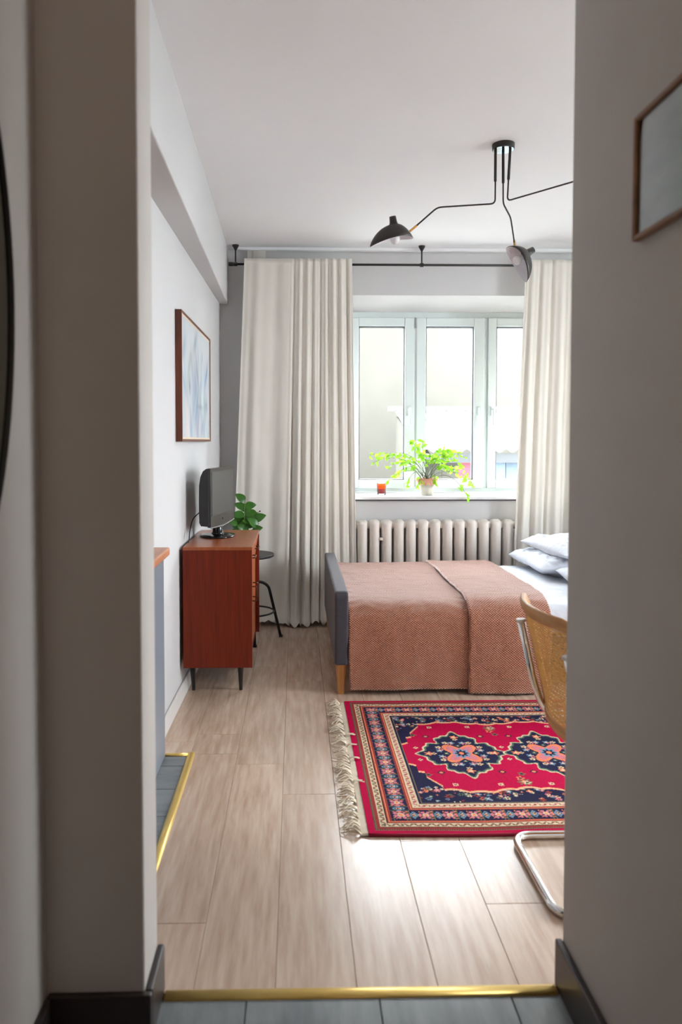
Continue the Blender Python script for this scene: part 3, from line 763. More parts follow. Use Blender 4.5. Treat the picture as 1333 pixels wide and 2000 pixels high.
for y0, y1, hy in ((DY0 + .020, ym - .0015, ym - .05), (ym + .0015, DY1 - .020, ym + .06)):
    d = obj('door', B(DX1 - .040, DX1 - .022, y0, y1, DZ0 + .020, 0.632), M['teak_door_lit'], dr, bevel=.0015)
    bm = bmesh.new(); tube(bm, fillet([(DX1 - .022, hy, .440), (DX1 + .006, hy, .440), (DX1 + .006, hy, .518), (DX1 - .022, hy, .518)], .008, 4), .0036, 8)
    obj('door_handle', bm, M['handle'], d, smooth=True)
    bm = bmesh.new(); prism(bm, [(DX1 - .040, .636), (DX1 - .022, .636), (DX1 - .004, .757), (DX1 - .040, .757)], y0, y1, 'y')
    d = obj('drawer', bm, M['teak_door_lit'], dr, bevel=.0015)
    hy2 = (y0 + y1) / 2; bm = bmesh.new(); tube(bm, fillet([(DX1 - .014, hy2 - .045, .700), (DX1 + .008, hy2 - .045, .700), (DX1 + .008, hy2 + .045, .700), (DX1 - .014, hy2 + .045, .700)], .008, 4), .0034, 8)
    obj('drawer_handle', bm, M['handle'], d, smooth=True)
for (xa, ya, xb, yb) in ((-.290, 3.852, -.288, 3.80), (-.537, 3.852, -.535, 3.80), (-.290, 4.28, -.288, 4.30), (-.537, 4.28, -.535, 4.30)):
    bm = bmesh.new(); tube(bm, [(xa, ya, 0), (xb, yb, .172)], [.0085, .0175], 14); obj('leg', bm, M['blackwood'], dr)

# ------------------------------------------------------------------ television
def tvset():
    t = thing('television', 'small flat black television on the dresser', 'television', (-0.425, 4.09, 0.777))
    a = Vector((-0.444, 3.852, 0)); b = Vector((-0.362, 4.335, 0)); d = (b - a).normalized(); nrm = Vector((d.y, -d.x, 0)); w = (b - a).length
    def Pt(s, n, z): return a + d * s + nrm * n + Vector((0, 0, z))
    def bx(bm, s0, s1, n0, n1, z0, z1):
        vs = [bm.verts.new(Pt(s, n, z)) for z in (z0, z1) for n in (n0, n1) for s in (s0, s1)]
        for q in ((0, 2, 3, 1), (4, 5, 7, 6), (0, 1, 5, 4), (2, 6, 7, 3), (0, 4, 6, 2), (1, 3, 7, 5)): bm.faces.new([vs[i] for i in q])
    # front bezel with a V-shaped lower lip
    bm = bmesh.new()
    out = [(0, .851), (w * .5, .838), (w, .851), (w, 1.160), (0, 1.160)]
    fa = [bm.verts.new(Pt(s, 0, z)) for s, z in out]; ba = [bm.verts.new(Pt(s, -.018, z)) for s, z in out]
    bm.faces.new(fa); bm.faces.new(ba[::-1])
    for i in range(5):
        j = (i + 1) % 5; bm.faces.new((fa[i], fa[j], ba[j], ba[i]))
    obj('bezel', bm, M['tvblack'], t, bevel=.004, bseg=3)
    bm = bmesh.new(); bx(bm, .024, w - .024, .0, .0012, .908, 1.140); obj('screen', bm, M['tvscreen'], t)
    bm = bmesh.new(); tube(bm, [Pt(.005, .0005, .850), Pt(w * .5, .0005, .838), Pt(w - .005, .0005, .850)], .0035, 8); obj('trim_lip', bm, M['silverplastic'], t)
    bm = bmesh.new(); lathe(bm, [(.006, 0), (.006, .002)], 12, (0, 0, 0)); bmesh.ops.rotate(bm, verts=bm.verts, matrix=Matrix.Rotation(PI / 2, 3, 'Y')); bmesh.ops.translate(bm, verts=bm.verts, vec=Pt(w * .5, .0005, .878))
    obj('badge', bm, M['silverplastic'], t)
    # curved back shell
    bm = bmesh.new(); prof = [(0, .856), (-.045, .858), (-.056, .875), (-.058, .98), (-.056, 1.07), (-.047, 1.115), (-.030, 1.145), (-.008, 1.158), (0, 1.158)]
    A = [bm.verts.new(Pt(.003, -.018 + n * .8, z)) for n, z in prof]; Bv = [bm.verts.new(Pt(w - .003, -.018 + n * .8, z)) for n, z in prof]
    for i in range(len(prof) - 1): bm.faces.new((A[i], A[i + 1], Bv[i + 1], Bv[i]))
    bm.faces.new(A); bm.faces.new(Bv[::-1])
    obj('back_shell', bm, M['tvback'], t, bevel=.002)
    c = Pt(w * .5, -.03, 0)
    bm = bmesh.new(); lathe(bm, [(.040, .790), (.030, .800), (.026, .845), (.030, .858)], 24, (c.x, c.y, 0)); obj('neck', bm, M['tvblack'], t, smooth=True)
    bm = bmesh.new(); lathe(bm, [(.118, .7775), (.122, .7805), (.119, .786), (.07, .7905), (.03, .794)], 40, (0, 0, 0))
    bmesh.ops.scale(bm, verts=bm.verts, vec=(.80, 1.0, 1)); bmesh.ops.translate(bm, verts=bm.verts, vec=(c.x + .0, c.y, 0))
    obj('stand', bm, M['tvblack'], t, smooth=True)
    bm = bmesh.new(); tube(bm, smooth_path([Pt(.10, -.064, .935), Pt(.10, -.085, .925), (-.545, 3.93, .89), (-.552, 3.86, .84), (-.549, 3.80, .795), (-.553, 3.79, .781)], 6), .0028, 8)
    obj('power_cable', bm, M['tvback'], t, smooth=True)
tvset()

# ------------------------------------------------------------------ stool
st = thing('stool', 'black metal swivel stool with ring footrest between dresser and curtain', 'stool', (-0.305, 4.86, 0))
sc = Vector((-0.305, 4.86, 0)); SZ = 0.565
bm = bmesh.new(); lathe(bm, [(.15, SZ - .022), (.160, SZ - .016), (.160, SZ - .004), (.156, SZ)], 40, (sc.x, sc.y, 0)); obj('seat', bm, M['black'], st, smooth=False, bevel=.002)
bm = bmesh.new(); lathe(bm, [(.014, .26), (.014, SZ - .03), (.06, SZ - .022)], 20, (sc.x, sc.y, 0)); obj('spindle', bm, M['black'], st)
bm = bmesh.new(); lathe(bm, [(.032, .335), (.034, .34), (.034, .385), (.030, .39)], 20, (sc.x, sc.y, 0)); obj('hub', bm, M['black'], st)
for k in range(4):
    a = math.radians(12) + PI / 2 * k; cs_, sn = math.cos(a), math.sin(a)
    pts = [(sc.x + r * cs_, sc.y + r * sn, z) for r, z in ((.02, .375), (.08, .375), (.125, .345), (.205, .008))]
    bm = bmesh.new(); tube(bm, fillet(pts, .06, 6), .0095, 12); L_ = obj('leg', bm, M['black'], st, smooth=True)
    bm = bmesh.new(); lathe(bm, [(.013, 0), (.013, .010), (.011, .016)], 14, (sc.x + .207 * cs_, sc.y + .207 * sn, 0)); obj('rubber_foot', bm, M['black'], L_)
bm = bmesh.new(); n = 48; R0 = .158
ring = []
for i in range(n):
    a = 2 * PI * i / n; ring.append([bm.verts.new((sc.x + (R0 + .006 * math.cos(b)) * math.cos(a), sc.y + (R0 + .006 * math.cos(b)) * math.sin(a), .183 + .006 * math.sin(b))) for b in [2 * PI * k / 8 for k in range(8)]])
for i in range(n):
    for k in range(8): bm.faces.new((ring[i][k], ring[(i + 1) % n][k], ring[(i + 1) % n][(k + 1) % 8], ring[i][(k + 1) % 8]))
obj('footrest_ring', bm, M['black'], st, smooth=True)

# ------------------------------------------------------------------ plants
def leaf_mesh(name, ln, wd, m, bend=.25, n=6, cup=.15):
    bm = bmesh.new(); rows = []
    for i in range(n + 1):
        t = i / n; w = wd * .5 * (math.sin(PI * min(1, t ** .8 * .98 + .01)) ** .75) + .0004
        z = -bend * ln * t * t
        rows.append([bm.verts.new((s * w, ln * t * (1 - .1 * bend), z + cup * w * (abs(s) ** 2))) for s in (-1, 0, 1)])
    for i in range(n):
        for k in range(2): bm.faces.new((rows[i][k], rows[i][k + 1], rows[i + 1][k + 1], rows[i + 1][k]))
    me = bpy.data.meshes.new(name); bm.to_mesh(me); bm.free(); me.materials.append(m)
    for p in me.polygons: p.use_smooth = True
    return me
def put_leaf(me, parent, pos, dirv, up=Vector((0, 0, 1)), roll=0.0, sc_=1.0, name='leaf'):
    o = bpy.data.objects.new(name, me); C.objects.link(o)
    y = Vector(dirv).normalized(); x = y.cross(up)
    if x.length < .05: x = Vector((1, 0, 0))
    x.normalize(); z = x.cross(y); R = Matrix((x, y, z)).transposed() @ Matrix.Rotation(roll, 3, 'Y')
    o.parent = parent; o.rotation_euler = R.to_euler(); o.location = Vector(pos) - wloc(parent) if not isinstance(parent, type(None)) else pos
    o.scale = (sc_,) * 3; return o
rd = random.Random(21)
# trailing plant on the sill
pc = Vector((0.975, 5.50, 0.900))
pl = thing('potted_plant', 'lime green trailing plant in a stained white pot on the windowsill', 'plant', pc)
bm = bmesh.new(); lathe(bm, [(.046, .0), (.050, .004), (.053, .05), (.060, .078), (.054, .078), (.048, .05), (.044, .01)], 28, pc); obj('pot', bm, M['pot'], pl, smooth=True)
bm = bmesh.new(); lathe(bm, [(.0535, .072), (.060, .078), (.080, .108), (.088, .126), (.083, .126), (.072, .102), (.053, .076)], 28, pc); obj('pot_rim', bm, M['terracotta'], pl, smooth=True)
bm = bmesh.new(); lathe(bm, [(.02, .102), (.070, .104)], 20, pc); obj('soil', bm, M['soil'], pl)
lm = leaf_mesh('lime_leaf', .046, .024, M['leaf_lime'], .35)
# stem tips relative to pot (x, y, z) chosen after the photograph
tips = [(-.44, .02, .29), (-.41, -.02, .24), (-.33, .03, .28), (-.30, -.03, .20), (-.24, .02, .30), (-.22, -.04, .16), (-.31, -.02, .09), (-.13, .04, .40), (-.10, -.02, .36), (-.03, .03, .40), (-.05, -.04, .30),
        (.02, .03, .30), (.06, -.04, .26), (.10, .03, .34), (.13, -.02, .30), (.17, .03, .33), (.20, -.03, .27), (.24, .02, .31), (.27, -.02, .22), (.29, .03, .28), (.31, -.02, .16), (.22, .0, .16), (.14, -.05, .18),
        (.34, -.01, .07), (.27, -.17, -.01), (-.16, -.05, .06), (-.08, -.06, .06), (.05, -.09, .08), (-.18, .02, .23), (.35, .01, .08)]
leafn = 0
for i, tp in enumerate(tips):
    T_ = Vector(tp); c0 = pc + Vector((rd.uniform(-.035, .035), rd.uniform(-.03, .03), .103))
    end = pc + T_; low = tp[2] < .12
    mid = c0.lerp(end, .5) + Vector((0, 0, .06 + .10 * (abs(T_.x) if not low else .5)))
    if low: mid = c0.lerp(end, .45) + Vector((T_.x * .1, -.02, .085)); 
    pts = smooth_path([c0, c0.lerp(mid, .5) + Vector((0, 0, .03)), mid, mid.lerp(end, .6) + Vector((0, 0, .02)), end], 5)
    bm = bmesh.new(); tube(bm, pts, [.0022 * (1 - .5 * k / len(pts)) for k in range(len(pts))], 5); s = obj('stem', bm, M['stem'], pl, smooth=True)
    n = len(pts); cnt = 9 if not low else 6
    for q in range(cnt):
        if leafn >= 292: break
        t = .35 + .65 * (q + .5) / cnt if not low else .72 + .28 * q / cnt
        k = min(n - 2, int(t * (n - 1))); p = pts[k]; dd = (pts[k + 1] - pts[k]).normalized()
        side = Vector((rd.uniform(-1, 1), rd.uniform(-1, .5), rd.uniform(-.9, .5)))
        put_leaf(lm, s, p, dd * .5 + side, up=Vector((rd.uniform(-.5, .5), -1, rd.uniform(-.3, .8))), roll=rd.uniform(-.8, .8), sc_=rd.uniform(.55, 1.1)); leafn += 1
for k in range(7):
    a = rd.uniform(-.9, .9); c0 = pc + Vector((.05 * a, -.07, .118)); bm = bmesh.new()
    tube(bm, smooth_path([pc + Vector((.03 * a, -.03, .105)), c0 + Vector((0, 0, .012)), c0 + Vector((.02 * a, -.012, -.03 - .02 * rd.random()))], 4), .0016, 5); obj('aerial_root', bm, M['terracotta'], pl)
# glossy plant behind the dresser, on the stool
p2c = Vector((-0.345, 4.86, SZ))
p2 = thing('houseplant', 'small glossy dark green plant rising behind the television and dresser', 'plant', p2c)
bm = bmesh.new(); lathe(bm, [(.042, 0.0005), (.046, .006), (.058, .115), (.062, .12), (.058, .124), (.054, .115), (.045, .02)], 28, p2c); obj('pot', bm, M['pot'], p2, smooth=True)
bm = bmesh.new(); lathe(bm, [(.01, .108), (.053, .110)], 20, p2c); obj('soil', bm, M['soil'], p2)
dm = leaf_mesh('dark_leaf', .082, .056, M['leaf_dark'], .30, n=8, cup=.3)
for (dx, dz, lv) in ((.0, .345, 5), (-.075, .26, 3), (.075, .24, 3), (-.05, .19, 2), (.085, .175, 2), (.03, .29, 2), (-.02, .14, 2)):
    c0 = p2c + Vector((dx * .1, 0, .109)); end = p2c + Vector((dx * .95 + .01, rd.uniform(-.03, .03), dz))
    pts = smooth_path([c0, c0.lerp(end, .5) + Vector((-dx * .25, 0, 0)), end], 6)
    bm = bmesh.new(); tube(bm, pts, [.004 * (1 - .4 * k / len(pts)) for k in range(len(pts))], 7); s = obj('stem', bm, M['stem_pale'], p2, smooth=True)
    for q in range(lv + 1):
        t = 1 - q * (.45 / lv); p = pts[min(len(pts) - 1, int(t * (len(pts) - 1)))]
        side = 1 if q % 2 else -1
        put_leaf(dm, s, p, (side * rd.uniform(.5, 1) + dx * 4, rd.uniform(-.7, .2), rd.uniform(-.2, .8)), up=Vector((rd.uniform(-.4, .4), -1, rd.uniform(.1, .9))), roll=rd.uniform(-.5, .5), sc_=rd.uniform(.8, 1.1))
for dx, dz in ((-.115, .285), (.105, .277)):
    c0 = p2c + Vector((dx * .25, 0, .235)); bm = bmesh.new(); e_ = p2c + Vector((dx, -.01, dz)); tube(bm, [c0, e_], .0022, 6); tube(bm, [e_, e_ + (e_ - c0).normalized() * .008], .0055, 8)
    obj('dry_twig', bm, M['twig'], p2)
# ------------------------------------------------------------------ candle
cc = Vector((0.640, 5.535, .900))
cd = thing('candle', 'amber glass candle jar on the windowsill left of the plant', 'candle', cc)
bm = bmesh.new(); lathe(bm, [(.030, .0008), (.0325, .003), (.0345, .088)], 28, cc, cap=False); obj('jar', bm, M['clearglass'], cd, smooth=True)
bm = bmesh.new(); lathe(bm, [(.0275, .047), (.0300, .082), (.0285, .083), (.026, .048)], 28, cc); obj('amber_liner', bm, M['amber'], cd, smooth=True)
bm = bmesh.new(); lathe(bm, [(.024, .012), (.0275, .020), (.0275, .0465), (.012, .046)], 24, cc); w_ = obj('wax', bm, M['wax'], cd, smooth=True)
bm = bmesh.new(); tube(bm, [cc + Vector((0, 0, .046)), cc + Vector((.001, 0, .058))], .001, 5); obj('wick', bm, M['black'], w_)

# ------------------------------------------------------------------ ceiling lamp
LC = Vector((0.979, 3.535, ZC))
lp = thing('ceiling_lamp', 'black three-armed ceiling lamp with shell-shaped shades over the bed', 'lamp', LC)
bm = bmesh.new(); lathe(bm, [(.050, -.027), (.0515, -.025), (.0515, -.001), (.051, 0)], 40, LC); obj('canopy', bm, M['black'], lp, bevel=.001)
bm = bmesh.new(); lathe(bm, [(.01, -.0285), (.048, -.0278)], 32, LC); obj('canopy_plate', bm, M['chrome'], lp)
def shade(pos, axis, upv, L=.205, Wd=.15, Hh=.078, parent=None):
    y = Vector(axis).normalized(); z = Vector(upv); z = (z - y * z.dot(y)).normalized(); x = y.cross(z)
    def T(a, b, c): return Vector(pos) + x * a + y * b + z * c
    bm = bmesh.new(); nr, na = 14, 40
    def prof(u, v):
        a = 2 * PI * u; r = v
        cx = math.cos(a) * r; cy = math.sin(a) * r
        # stretched towards the tip (+y), rim dips at the tip and lifts at the sides
        yy = cy * (L * .62 if cy > 0 else L * .38); xx = cx * Wd * .5 * (1 - .22 * max(0, cy) ** 2)
        h = Hh * (1 - r ** 2.2) ** .8 if r < 1 else 0
        rim = .016 * cx ** 2 * r * r
        return T(xx, yy, h + rim)
    grid(bm, na, nr, lambda u, v: prof(u, .02 + .98 * v), closed=True)
    sh = obj('lamp_shade', bm, [M['shade'], M['shadein']], parent, smooth=True)
    md = sh.modifiers.new('solid', 'SOLIDIFY'); md.thickness = .002; md.offset = -1; md.material_offset = 1
    # the cut-off nozzle on top
    bm = bmesh.new(); tube(bm, [T(0, .0, Hh - .018), T(0, 0, Hh - .004), T(0, -.001, Hh + .006), T(0, -.002, Hh + .034)], [.034, .022, .018, .0155], 20); obj('nozzle', bm, M['shade'], sh, smooth=True, bevel=.0)
    bm = bmesh.new(); c = T(0, .005, .012)
    bmesh.ops.create_uvsphere(bm, u_segments=20, v_segments=14, radius=.023, matrix=Matrix.Translation(c)); obj('bulb', bm, M['bulb'], sh, smooth=True)
    bm = bmesh.new(); tube(bm, [T(0, .002, .045), T(0, .004, .030)], [.012, .014], 12); obj('socket', bm, M['shadein'], sh)
    return T
def arm(pts, sleeve_top):
    bm = bmesh.new(); tube(bm, fillet(pts, .022, 6), .0038, 8); a = obj('arm', bm, M['black'], lp, smooth=True)
    p0 = Vector(pts[0]); p1 = Vector(pts[1]); d = (p1 - p0); 
    bm = bmesh.new(); tube(bm, [p0, p0 + d * .60], .0065, 10); obj('sleeve', bm, M['black'], a, smooth=True)
    return a
def joint(p, q, par):
    bm = bmesh.new(); tube(bm, [p, Vector(p).lerp(Vector(q), 1)], .0055, 10); obj('brass_joint', bm, M['lampbrass'], par)
z0 = ZC - .027
# left arm
e1 = (0.557, 3.55, 2.309)
a1 = arm([(.935, 3.51, z0), (.933, 3.50, 2.412), (.672, 3.554, 2.410), e1], 0)
joint((0.572, 3.551, 2.322), (0.541, 3.549, 2.296), a1)
shade((0.478, 3.552, 2.247), (-1, -.06, -.215), (-.215, -.13, 1), L=.212, Hh=.083, parent=a1)
# far arm
a2 = arm([(.985, 3.560, z0), (.986, 3.555, 2.430), (1.047, 3.64, 2.390), (1.090, 3.72, 2.290)], 0)
joint((1.087, 3.716, 2.302), (1.096, 3.73, 2.272), a2)
shade((1.096, 3.735, 2.206), (.49, -.06, -.87), (.83, .06, .46), L=.20, Wd=.15, parent=a2)
# near arm, its shade hidden behind the hallway wall
a3 = arm([(1.003, 3.505, z0), (.990, 3.50, 2.425), (1.42, 2.95, 2.42), (1.50, 2.86, 2.36)], 0)
joint((1.49, 2.87, 2.367), (1.515, 2.845, 2.345), a3)
shade((1.56, 2.78, 2.315), (.7, -.7, -.12), (.05, 0, 1), parent=a3)

# ------------------------------------------------------------------ cane chair (cantilever)
ch = thing('cane_chair', 'cantilever chair with chrome tube frame and cane back beside the rug', 'chair', (0.93, 2.16, 0))
ya, yb_ = 1.950, 2.367
r_ = .0125
def side_path(y):
    return [(.727, y, .722), (.775, y, .505), (.815, y, .412), (1.17, y, .424), (1.185, y, .0135), (.708, y, .0135)]
pa = side_path(yb_); pb = side_path(ya)
full = pa + pb[::-1]
bm = bmesh.new(); tube(bm, fillet(full, .065, 8), r_, 14); obj('tube_frame', bm, M['chrome'], ch, smooth=True)
for y in (ya, yb_):
    bm = bmesh.new(); tube(bm, [(.7275, y, .718), (.7262, y, .727)], [.0150, .0150], 14); obj('end_cap', bm, M['whiteskirt'], ch)
# curved backrest
def backpt(t, h, off=0.0):
    y = 1.962 + .393 * t; cyv = 1 - (2 * t - 1) ** 2
    xb = .735 + (.81 - h) * .235 - .046 * cyv
    return Vector((xb + off, y, h))
rail = []
N = 26
loop = [(t, .800) for t in np.linspace(.04, .96, N)] + [(1.0, .785), (1.0, .70), (.995, .6), (.985, .5), (.965, .462)] + [(t, .452) for t in np.linspace(.93, .07, N)] + [(.035, .462), (.015, .5), (.005, .6), (0, .70), (0, .785)]
bm = bmesh.new(); rings = []
npt = len(loop)
ctr = (.5, .62)
for i, (t, h) in enumerate(loop):
    p = backpt(t, h); t2, h2 = loop[(i + 1) % npt]; t0, h0 = loop[i - 1]
    d = (backpt(t2, h2) - backpt(t0, h0)).normalized()
    nx_ = Vector((1, 0, 0.235)); nx_ = (nx_ - d * nx_.dot(d)).normalized(); w = d.cross(nx_)
    hw, ht = .021, .011
    rings.append([bm.verts.new(p + w * hw * math.cos(a) * (1) + nx_ * ht * math.sin(a)) for a in [2 * PI * k / 10 for k in range(10)]])
for i in range(npt):
    for k in range(10): bm.faces.new((rings[i][k], rings[(i + 1) % npt][k], rings[(i + 1) % npt][(k + 1) % 10], rings[i][(k + 1) % 10]))
bf = obj('back_frame', bm, M['cane_frame'], ch, smooth=True)
bm = bmesh.new()
nh, nvv = 44, 40
for i in range(nh):                                   # woven strands
    t = .03 + .94 * i / (nh - 1)
    a = [backpt(t, .47 + .32 * k / 10, .0006 * (-1) ** (i)) for k in range(11)]
    for k in range(10):
        dy = Vector((0, .0022, 0)); bm.faces.new([bm.verts.new(v) for v in (a[k] - dy, a[k] + dy, a[k + 1] + dy, a[k + 1] - dy)])
for j in range(nvv):
    h = .468 + .324 * j / (nvv - 1)
    a = [backpt(k / 16, h, .0006 * (-1) ** j) for k in range(17)]
    for k in range(16):
        dz = Vector((0, 0, .0022)); bm.faces.new([bm.verts.new(v) for v in (a[k] - dz, a[k] + dz, a[k + 1] + dz, a[k + 1] - dz)])
for s in (1, -1):
    for i in range(-34, 40):
        pts = []
        for k in range(15):
            h = .468 + .324 * k / 14; t = (i * .0104 / .375 * 1.25 + .5 * 0 + s * (h - .468) / .375) + (0 if s > 0 else .0)
            pts.append((t, h))
        for k in range(14):
            (t1, h1), (t2, h2) = pts[k], pts[k + 1]
            if 0.01 < t1 < .99 and 0.01 < t2 < .99:
                a, b = backpt(t1, h1, .0012 * s), backpt(t2, h2, .0012 * s); dz = Vector((0, .0018, 0))
                bm.faces.new([bm.verts.new(v) for v in (a - dz, a + dz, b + dz, b - dz)])
cw = obj('cane_panel', bm, M['cane'], ch); cw['kind'] = 'stuff'
# seat frame and cane seat
bm = bmesh.new()
poly = []
for (cx_, cy_, a0) in ((1.17, yb_ - .05, 0), (.90, yb_ - .05, 90), (.90, ya + .05, 180), (1.17, ya + .05, 270)):
    for k in range(6):
        a = math.radians(a0 + 90 * k / 5); poly.append((cx_ + .045 * math.cos(a), cy_ + .05 * math.sin(a)))
inn = [((x - 1.035) * .78 + 1.035, (y - 2.1585) * .78 + 2.1585) for x, y in poly]
vs = [[bm.verts.new((x, y, z)) for x, y in P_] for P_, z in ((poly, .445), (poly, .468), (inn, .468), (inn, .445))]
for r0 in range(4):
    A_, B_ = vs[r0], vs[(r0 + 1) % 4]
    for k in range(len(poly)): j = (k + 1) % len(poly); bm.faces.new((A_[k], A_[j], B_[j], B_[k]))
obj('seat_frame', bm, M['cane_frame'], ch, bevel=.004)
bm = bmesh.new(); prism(bm, inn, .462, .464); obj('cane_seat', bm, M['cane'], ch)

# ------------------------------------------------------------------ kitchen unit
kc = thing('kitchen_cabinet', 'blue-grey kitchen base cabinet behind the left wall end', 'cabinet', (-0.85, 2.4, 0))
obj('body', B(-1.26, -0.560, 1.76, 3.030, 0.0, 0.832), M['cabinet'], kc, bevel=.002)
for k in range(3):
    y0 = 1.765 + k * .4215
    d = obj('door', B(-0.560, -0.541, y0, y0 + .4195, 0.004, 0.826), M['cabinet'], kc, bevel=.002)
    bm = bmesh.new(); tube(bm, fillet([(-.541, y0 + .06, .76), (-.52, y0 + .06, .76), (-.52, y0 + .20, .76), (-.541, y0 + .20, .76)], .008, 3), .004, 8); obj('handle', bm, M['chrome'], d) if k == 0 else bm.free()
tag(obj('worktop', B(-1.27, -0.517, 1.75, 3.040, 0.834, 0.868), M['worktop'], bevel=.008, bseg=4, loc=(-.9, 2.4, .834)), 'light wooden worktop on the blue-grey kitchen cabinet', 'worktop')

# ------------------------------------------------------------------ pictures and mirror
def painting():
    y0, y1, z0_, z1_ = 3.60, 4.66, 1.300, 1.935
    xw = -.577; xf = -.548
    t = thing('painting', 'pale blue abstract painting in a deep mahogany frame on the left wall', 'painting', (xw, (y0 + y1) / 2, z0_))
    y0c, z0c = y0, z0_
    def fr(y): return lwx(y) + .0015
    def quad_bar(bm, ya, yb, za, zb):
        vs = []
        for z in (za, zb):
            for y in (ya, yb):
                vs += [bm.verts.new((fr(y), y, z)), bm.verts.new((fr(y) + .031, y, z))]
        for q in ((0, 1, 3, 2), (4, 6, 7, 5), (0, 4, 5, 1), (2, 3, 7, 6), (0, 2, 6, 4), (1, 5, 7, 3)): bm.faces.new([vs[i] for i in q])
    w = .012
    for a in ((y0, y0 + w, z0_, z1_), (y1 - w, y1, z0_, z1_), (y0 + w, y1 - w, z0_, z0_ + w), (y0 + w, y1 - w, z1_ - w, z1_)):
        bm = bmesh.new(); quad_bar(bm, *a); obj('frame_bar', bm, M['frame_brown'], t, bevel=.001)
    bm = bmesh.new(); s = .010
    for ya, yb, za, zb in ((y0 + w, y0 + w + s, z0_ + w, z1_ - w), (y1 - w - s, y1 - w, z0_ + w, z1_ - w), (y0 + w + s, y1 - w - s, z0_ + w, z0_ + w + s), (y0 + w + s, y1 - w - s, z1_ - w - s, z1_ - w)):
        vs = [bm.verts.new((fr(y) + .027, y, z)) for y, z in ((ya, za), (yb, za), (yb, zb), (ya, zb))]; bm.faces.new(vs)
    obj('slip', bm, M['slip'], t)
    # canvas
    nx, ny = 150, 100; a0, a1, b0, b1 = y0 + w, y1 - w, z0_ + w, z1_ - w
    U, V = np.meshgrid((np.arange(nx) + .5) / nx, (np.arange(ny) + .5) / ny, indexing='ij')
    rng = np.random.default_rng(8); base = np.ones((nx, ny, 3)) * np.array(s2l((198, 204, 208)))
    base += (.10 * (V[..., None] - .5)) * np.array([.6, .6, .5])
    def blob(cu, cv, su, sv, c, k, ang=0):
        du = U - cu; dv = V - cv; ca, sa = math.cos(ang), math.sin(ang)
        a_ = np.exp(-(((du * ca + dv * sa) / su) ** 2 + ((-du * sa + dv * ca) / sv) ** 2)) * k
        base[:] = base * (1 - a_[..., None]) + np.array(s2l(c)) * a_[..., None]
    for _ in range(70):
        c = [(150, 176, 204), (128, 160, 196), (170, 160, 190), (150, 172, 160), (226, 206, 200), (112, 136, 160), (222, 226, 226), (164, 190, 200)][rng.integers(8)]
        blob(rng.uniform(.03, .97), rng.beta(1.2, 1.9), rng.uniform(.01, .05), rng.uniform(.05, .22), c, rng.uniform(.3, .75), rng.uniform(-.5, .5))
    blob(.86, .62, .02, .14, (96, 134, 176), .8, -.5); blob(.25, .45, .015, .07, (96, 100, 100), .7); blob(.6, .3, .12, .02, (110, 130, 150), .4); blob(.45, .28, .10, .14, (150, 172, 190), .5)
    xs = np.linspace(a0, a1, nx + 1); zs = np.linspace(b0, b1, ny + 1); Vv = np.zeros((nx + 1, ny + 1, 3)); Vv[..., 1] = xs[:, None]; Vv[..., 2] = zs[None, :]
    Vv[..., 0] = -0.590 + (Vv[..., 1] - 3.05) * (0.037 / 2.41) + .0265
    Vv = Vv.reshape(-1, 3) - np.array(t.location); I = np.arange((nx + 1) * (ny + 1)).reshape(nx + 1, ny + 1)
    F = np.stack([I[:-1, :-1], I[1:, :-1], I[1:, 1:], I[:-1, 1:]], -1).reshape(-1, 4)
    me = bpy.data.meshes.new('canvas'); me.vertices.add(len(Vv)); me.vertices.foreach_set('co', Vv.ravel()); me.loops.add(F.size); me.polygons.add(len(F))
    me.loops.foreach_set('vertex_index', F.ravel().astype(np.int32)); me.polygons.foreach_set('loop_start', np.arange(0, F.size, 4, dtype=np.int32)); me.update(calc_edges=True)
    at = me.color_attributes.new('Col', 'FLOAT_COLOR', 'CORNER'); cc_ = np.concatenate([np.clip(base.reshape(-1, 3), 0, 1), np.ones((nx * ny, 1))], 1)
    at.data.foreach_set('color', np.repeat(cc_, 4, 0).ravel().astype(np.float32)); me.materials.append(M['paint'])
    o = bpy.data.objects.new('canvas', me); C.objects.link(o); o.parent = t
painting()
# hallway picture on the right wall
def hall_picture():
    xw = .637; ya, yb, za, zb = .93, 1.375, 1.668, 1.893
    t = thing('picture', 'framed pale blue-green print in a thin wooden frame on the hallway wall', 'picture', (xw, (ya + yb) / 2, za))
    w = .010
    for y0, y1, z0_, z1_ in ((ya, ya + w, za, zb), (yb - w, yb, za, zb), (ya + w, yb - w, za, za + w), (ya + w, yb - w, zb - w, zb)):
        obj('frame_bar', B(xw - .017, xw - .0005, y0, y1, z0_, z1_), M['oakframe'], t, bevel=.003)
    m = mat('faded_print', s2l((186, 200, 198)), .5, vscale=6, stretch=(1, 1.5, 4), col2=s2l((164, 178, 182)))
    obj('print', B(xw - .008, xw - .0005, ya + w, yb - w, za + w, zb - w), m, t)
    obj('glazing', B(xw - .0115, xw - .010, ya + w, yb - w, za + w, zb - w), M['glass'], t)
hall_picture()
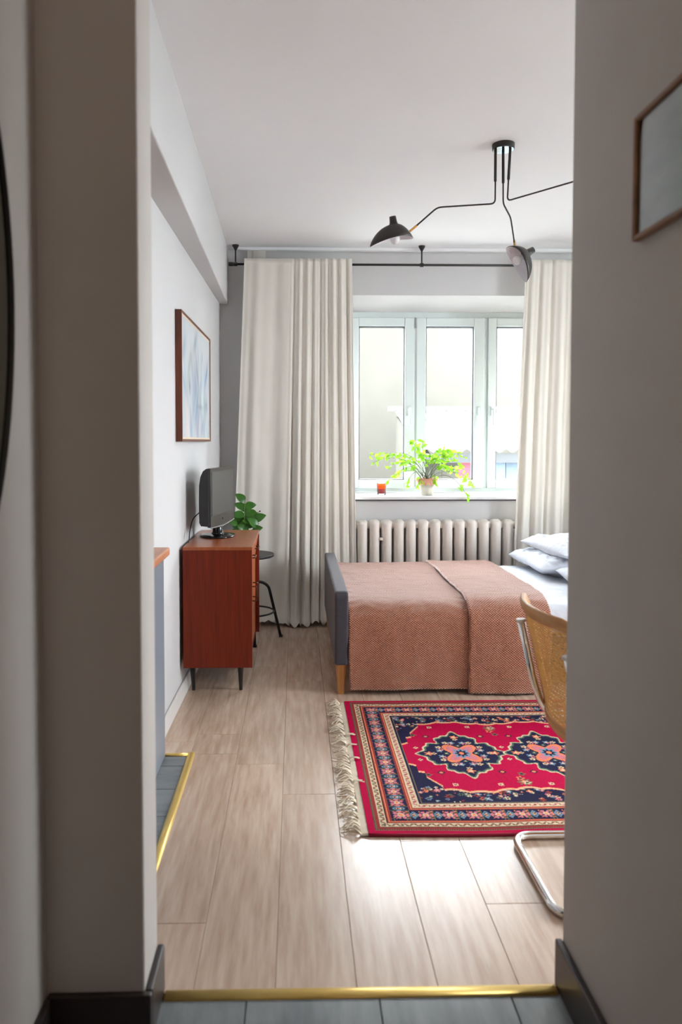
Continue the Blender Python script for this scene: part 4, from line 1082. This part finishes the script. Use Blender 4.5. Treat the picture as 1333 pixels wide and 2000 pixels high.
def hall_mirror():
    xw = -.538; cy_, cz, a_, b_ = .975, 1.551, .43, .62
    t = thing('mirror', 'large oval mirror with a thin black rim on the left hallway wall', 'mirror', (xw, cy_, cz - b_))
    n = 96; bm = bmesh.new(); rings = []
    for x, s in ((xw + .001, 1.0), (xw + .014, 1.0), (xw + .014, .988), (xw + .008, .988)):
        rings.append([bm.verts.new((x, cy_ + a_ * s * math.cos(2 * PI * k / n), cz + b_ * s * math.sin(2 * PI * k / n))) for k in range(n)])
    for r in range(3):
        for k in range(n): j = (k + 1) % n; bm.faces.new((rings[r][k], rings[r][j], rings[r + 1][j], rings[r + 1][k]))
    obj('rim', bm, M['black'], t)
    bm = bmesh.new(); bm.faces.new([bm.verts.new((xw + .008, cy_ + a_ * .99 * math.cos(2 * PI * k / n), cz + b_ * .99 * math.sin(2 * PI * k / n))) for k in range(n)])
    obj('mirror_glass', bm, M['mirror'], t)
hall_mirror()

# ------------------------------------------------------------------ outside the window
GZ = -1.2
struct('ground', B(-14, 24, -6, 24, GZ - .2, GZ), M['ground'], label='yard ground outside the window')
# unseen storeys and street front, added to keep sky light off the yard
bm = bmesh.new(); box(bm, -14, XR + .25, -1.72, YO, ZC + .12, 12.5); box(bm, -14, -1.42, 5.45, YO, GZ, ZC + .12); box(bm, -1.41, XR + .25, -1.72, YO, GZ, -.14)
struct('wall_outside', bm, M['plaster'], label='plastered outer wall of unseen upper storeys, added to block sky light')
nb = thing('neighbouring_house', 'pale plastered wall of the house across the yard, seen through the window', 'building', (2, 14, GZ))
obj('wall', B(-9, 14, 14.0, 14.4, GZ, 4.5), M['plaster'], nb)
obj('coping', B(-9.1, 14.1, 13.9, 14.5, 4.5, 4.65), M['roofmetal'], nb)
shd = thing('shed', 'low shed with white corrugated roof and blue-grey boards in the yard', 'shed', (3.4, 10.4, GZ))
bm = bmesh.new()
xa, xb2 = 1.50, 7.5; nr = 240
rows = []
for k in range(nr + 1):
    x = xa + (xb2 - xa) * k / nr; c = .022 * math.cos(2 * PI * x / .16)
    rows.append((x, c))
def roofpt(x, c, t): return (x + .10 * t, 9.0 + 3.0 * t, 1.19 + .58 * t + c)
A_ = [[bm.verts.new(roofpt(x, c + (dz), t)) for x, c in rows] for t, dz in ((0, 0), (.333, 0), (.333, .02), (.666, .02), (.666, .04), (1, .04))]
for r in range(5):
    for k in range(nr): bm.faces.new((A_[r][k], A_[r][k + 1], A_[r + 1][k + 1], A_[r + 1][k]))
obj('roof_sheet', bm, M['roofmetal'], shd, smooth=True, solid=.008)
obj('ridge_cap', B(xa, xb2 + .1, 11.95, 12.12, 1.80, 1.86), M['roofmetal'], shd)
obj('fascia', B(xa + .02, xb2, 9.05, 9.09, 1.04, 1.15), M['gasket'], shd)
for k in range(30):
    x = xa + .12 + .20 * k
    if x > xb2 - .2: break
    obj('board', B(x, x + .19, 9.20, 9.225, GZ, 1.10), M['plaster'] if k < 2 else M['redwood'] if k == 2 else M['bluewood'], shd)
bm = bmesh.new(); prism(bm, [(9.23, GZ), (12.0, GZ), (12.0, 1.70), (9.23, 1.12)], xa + .12, xa + .2, 'x'); obj('gable_wall', bm, M['plaster'], shd)
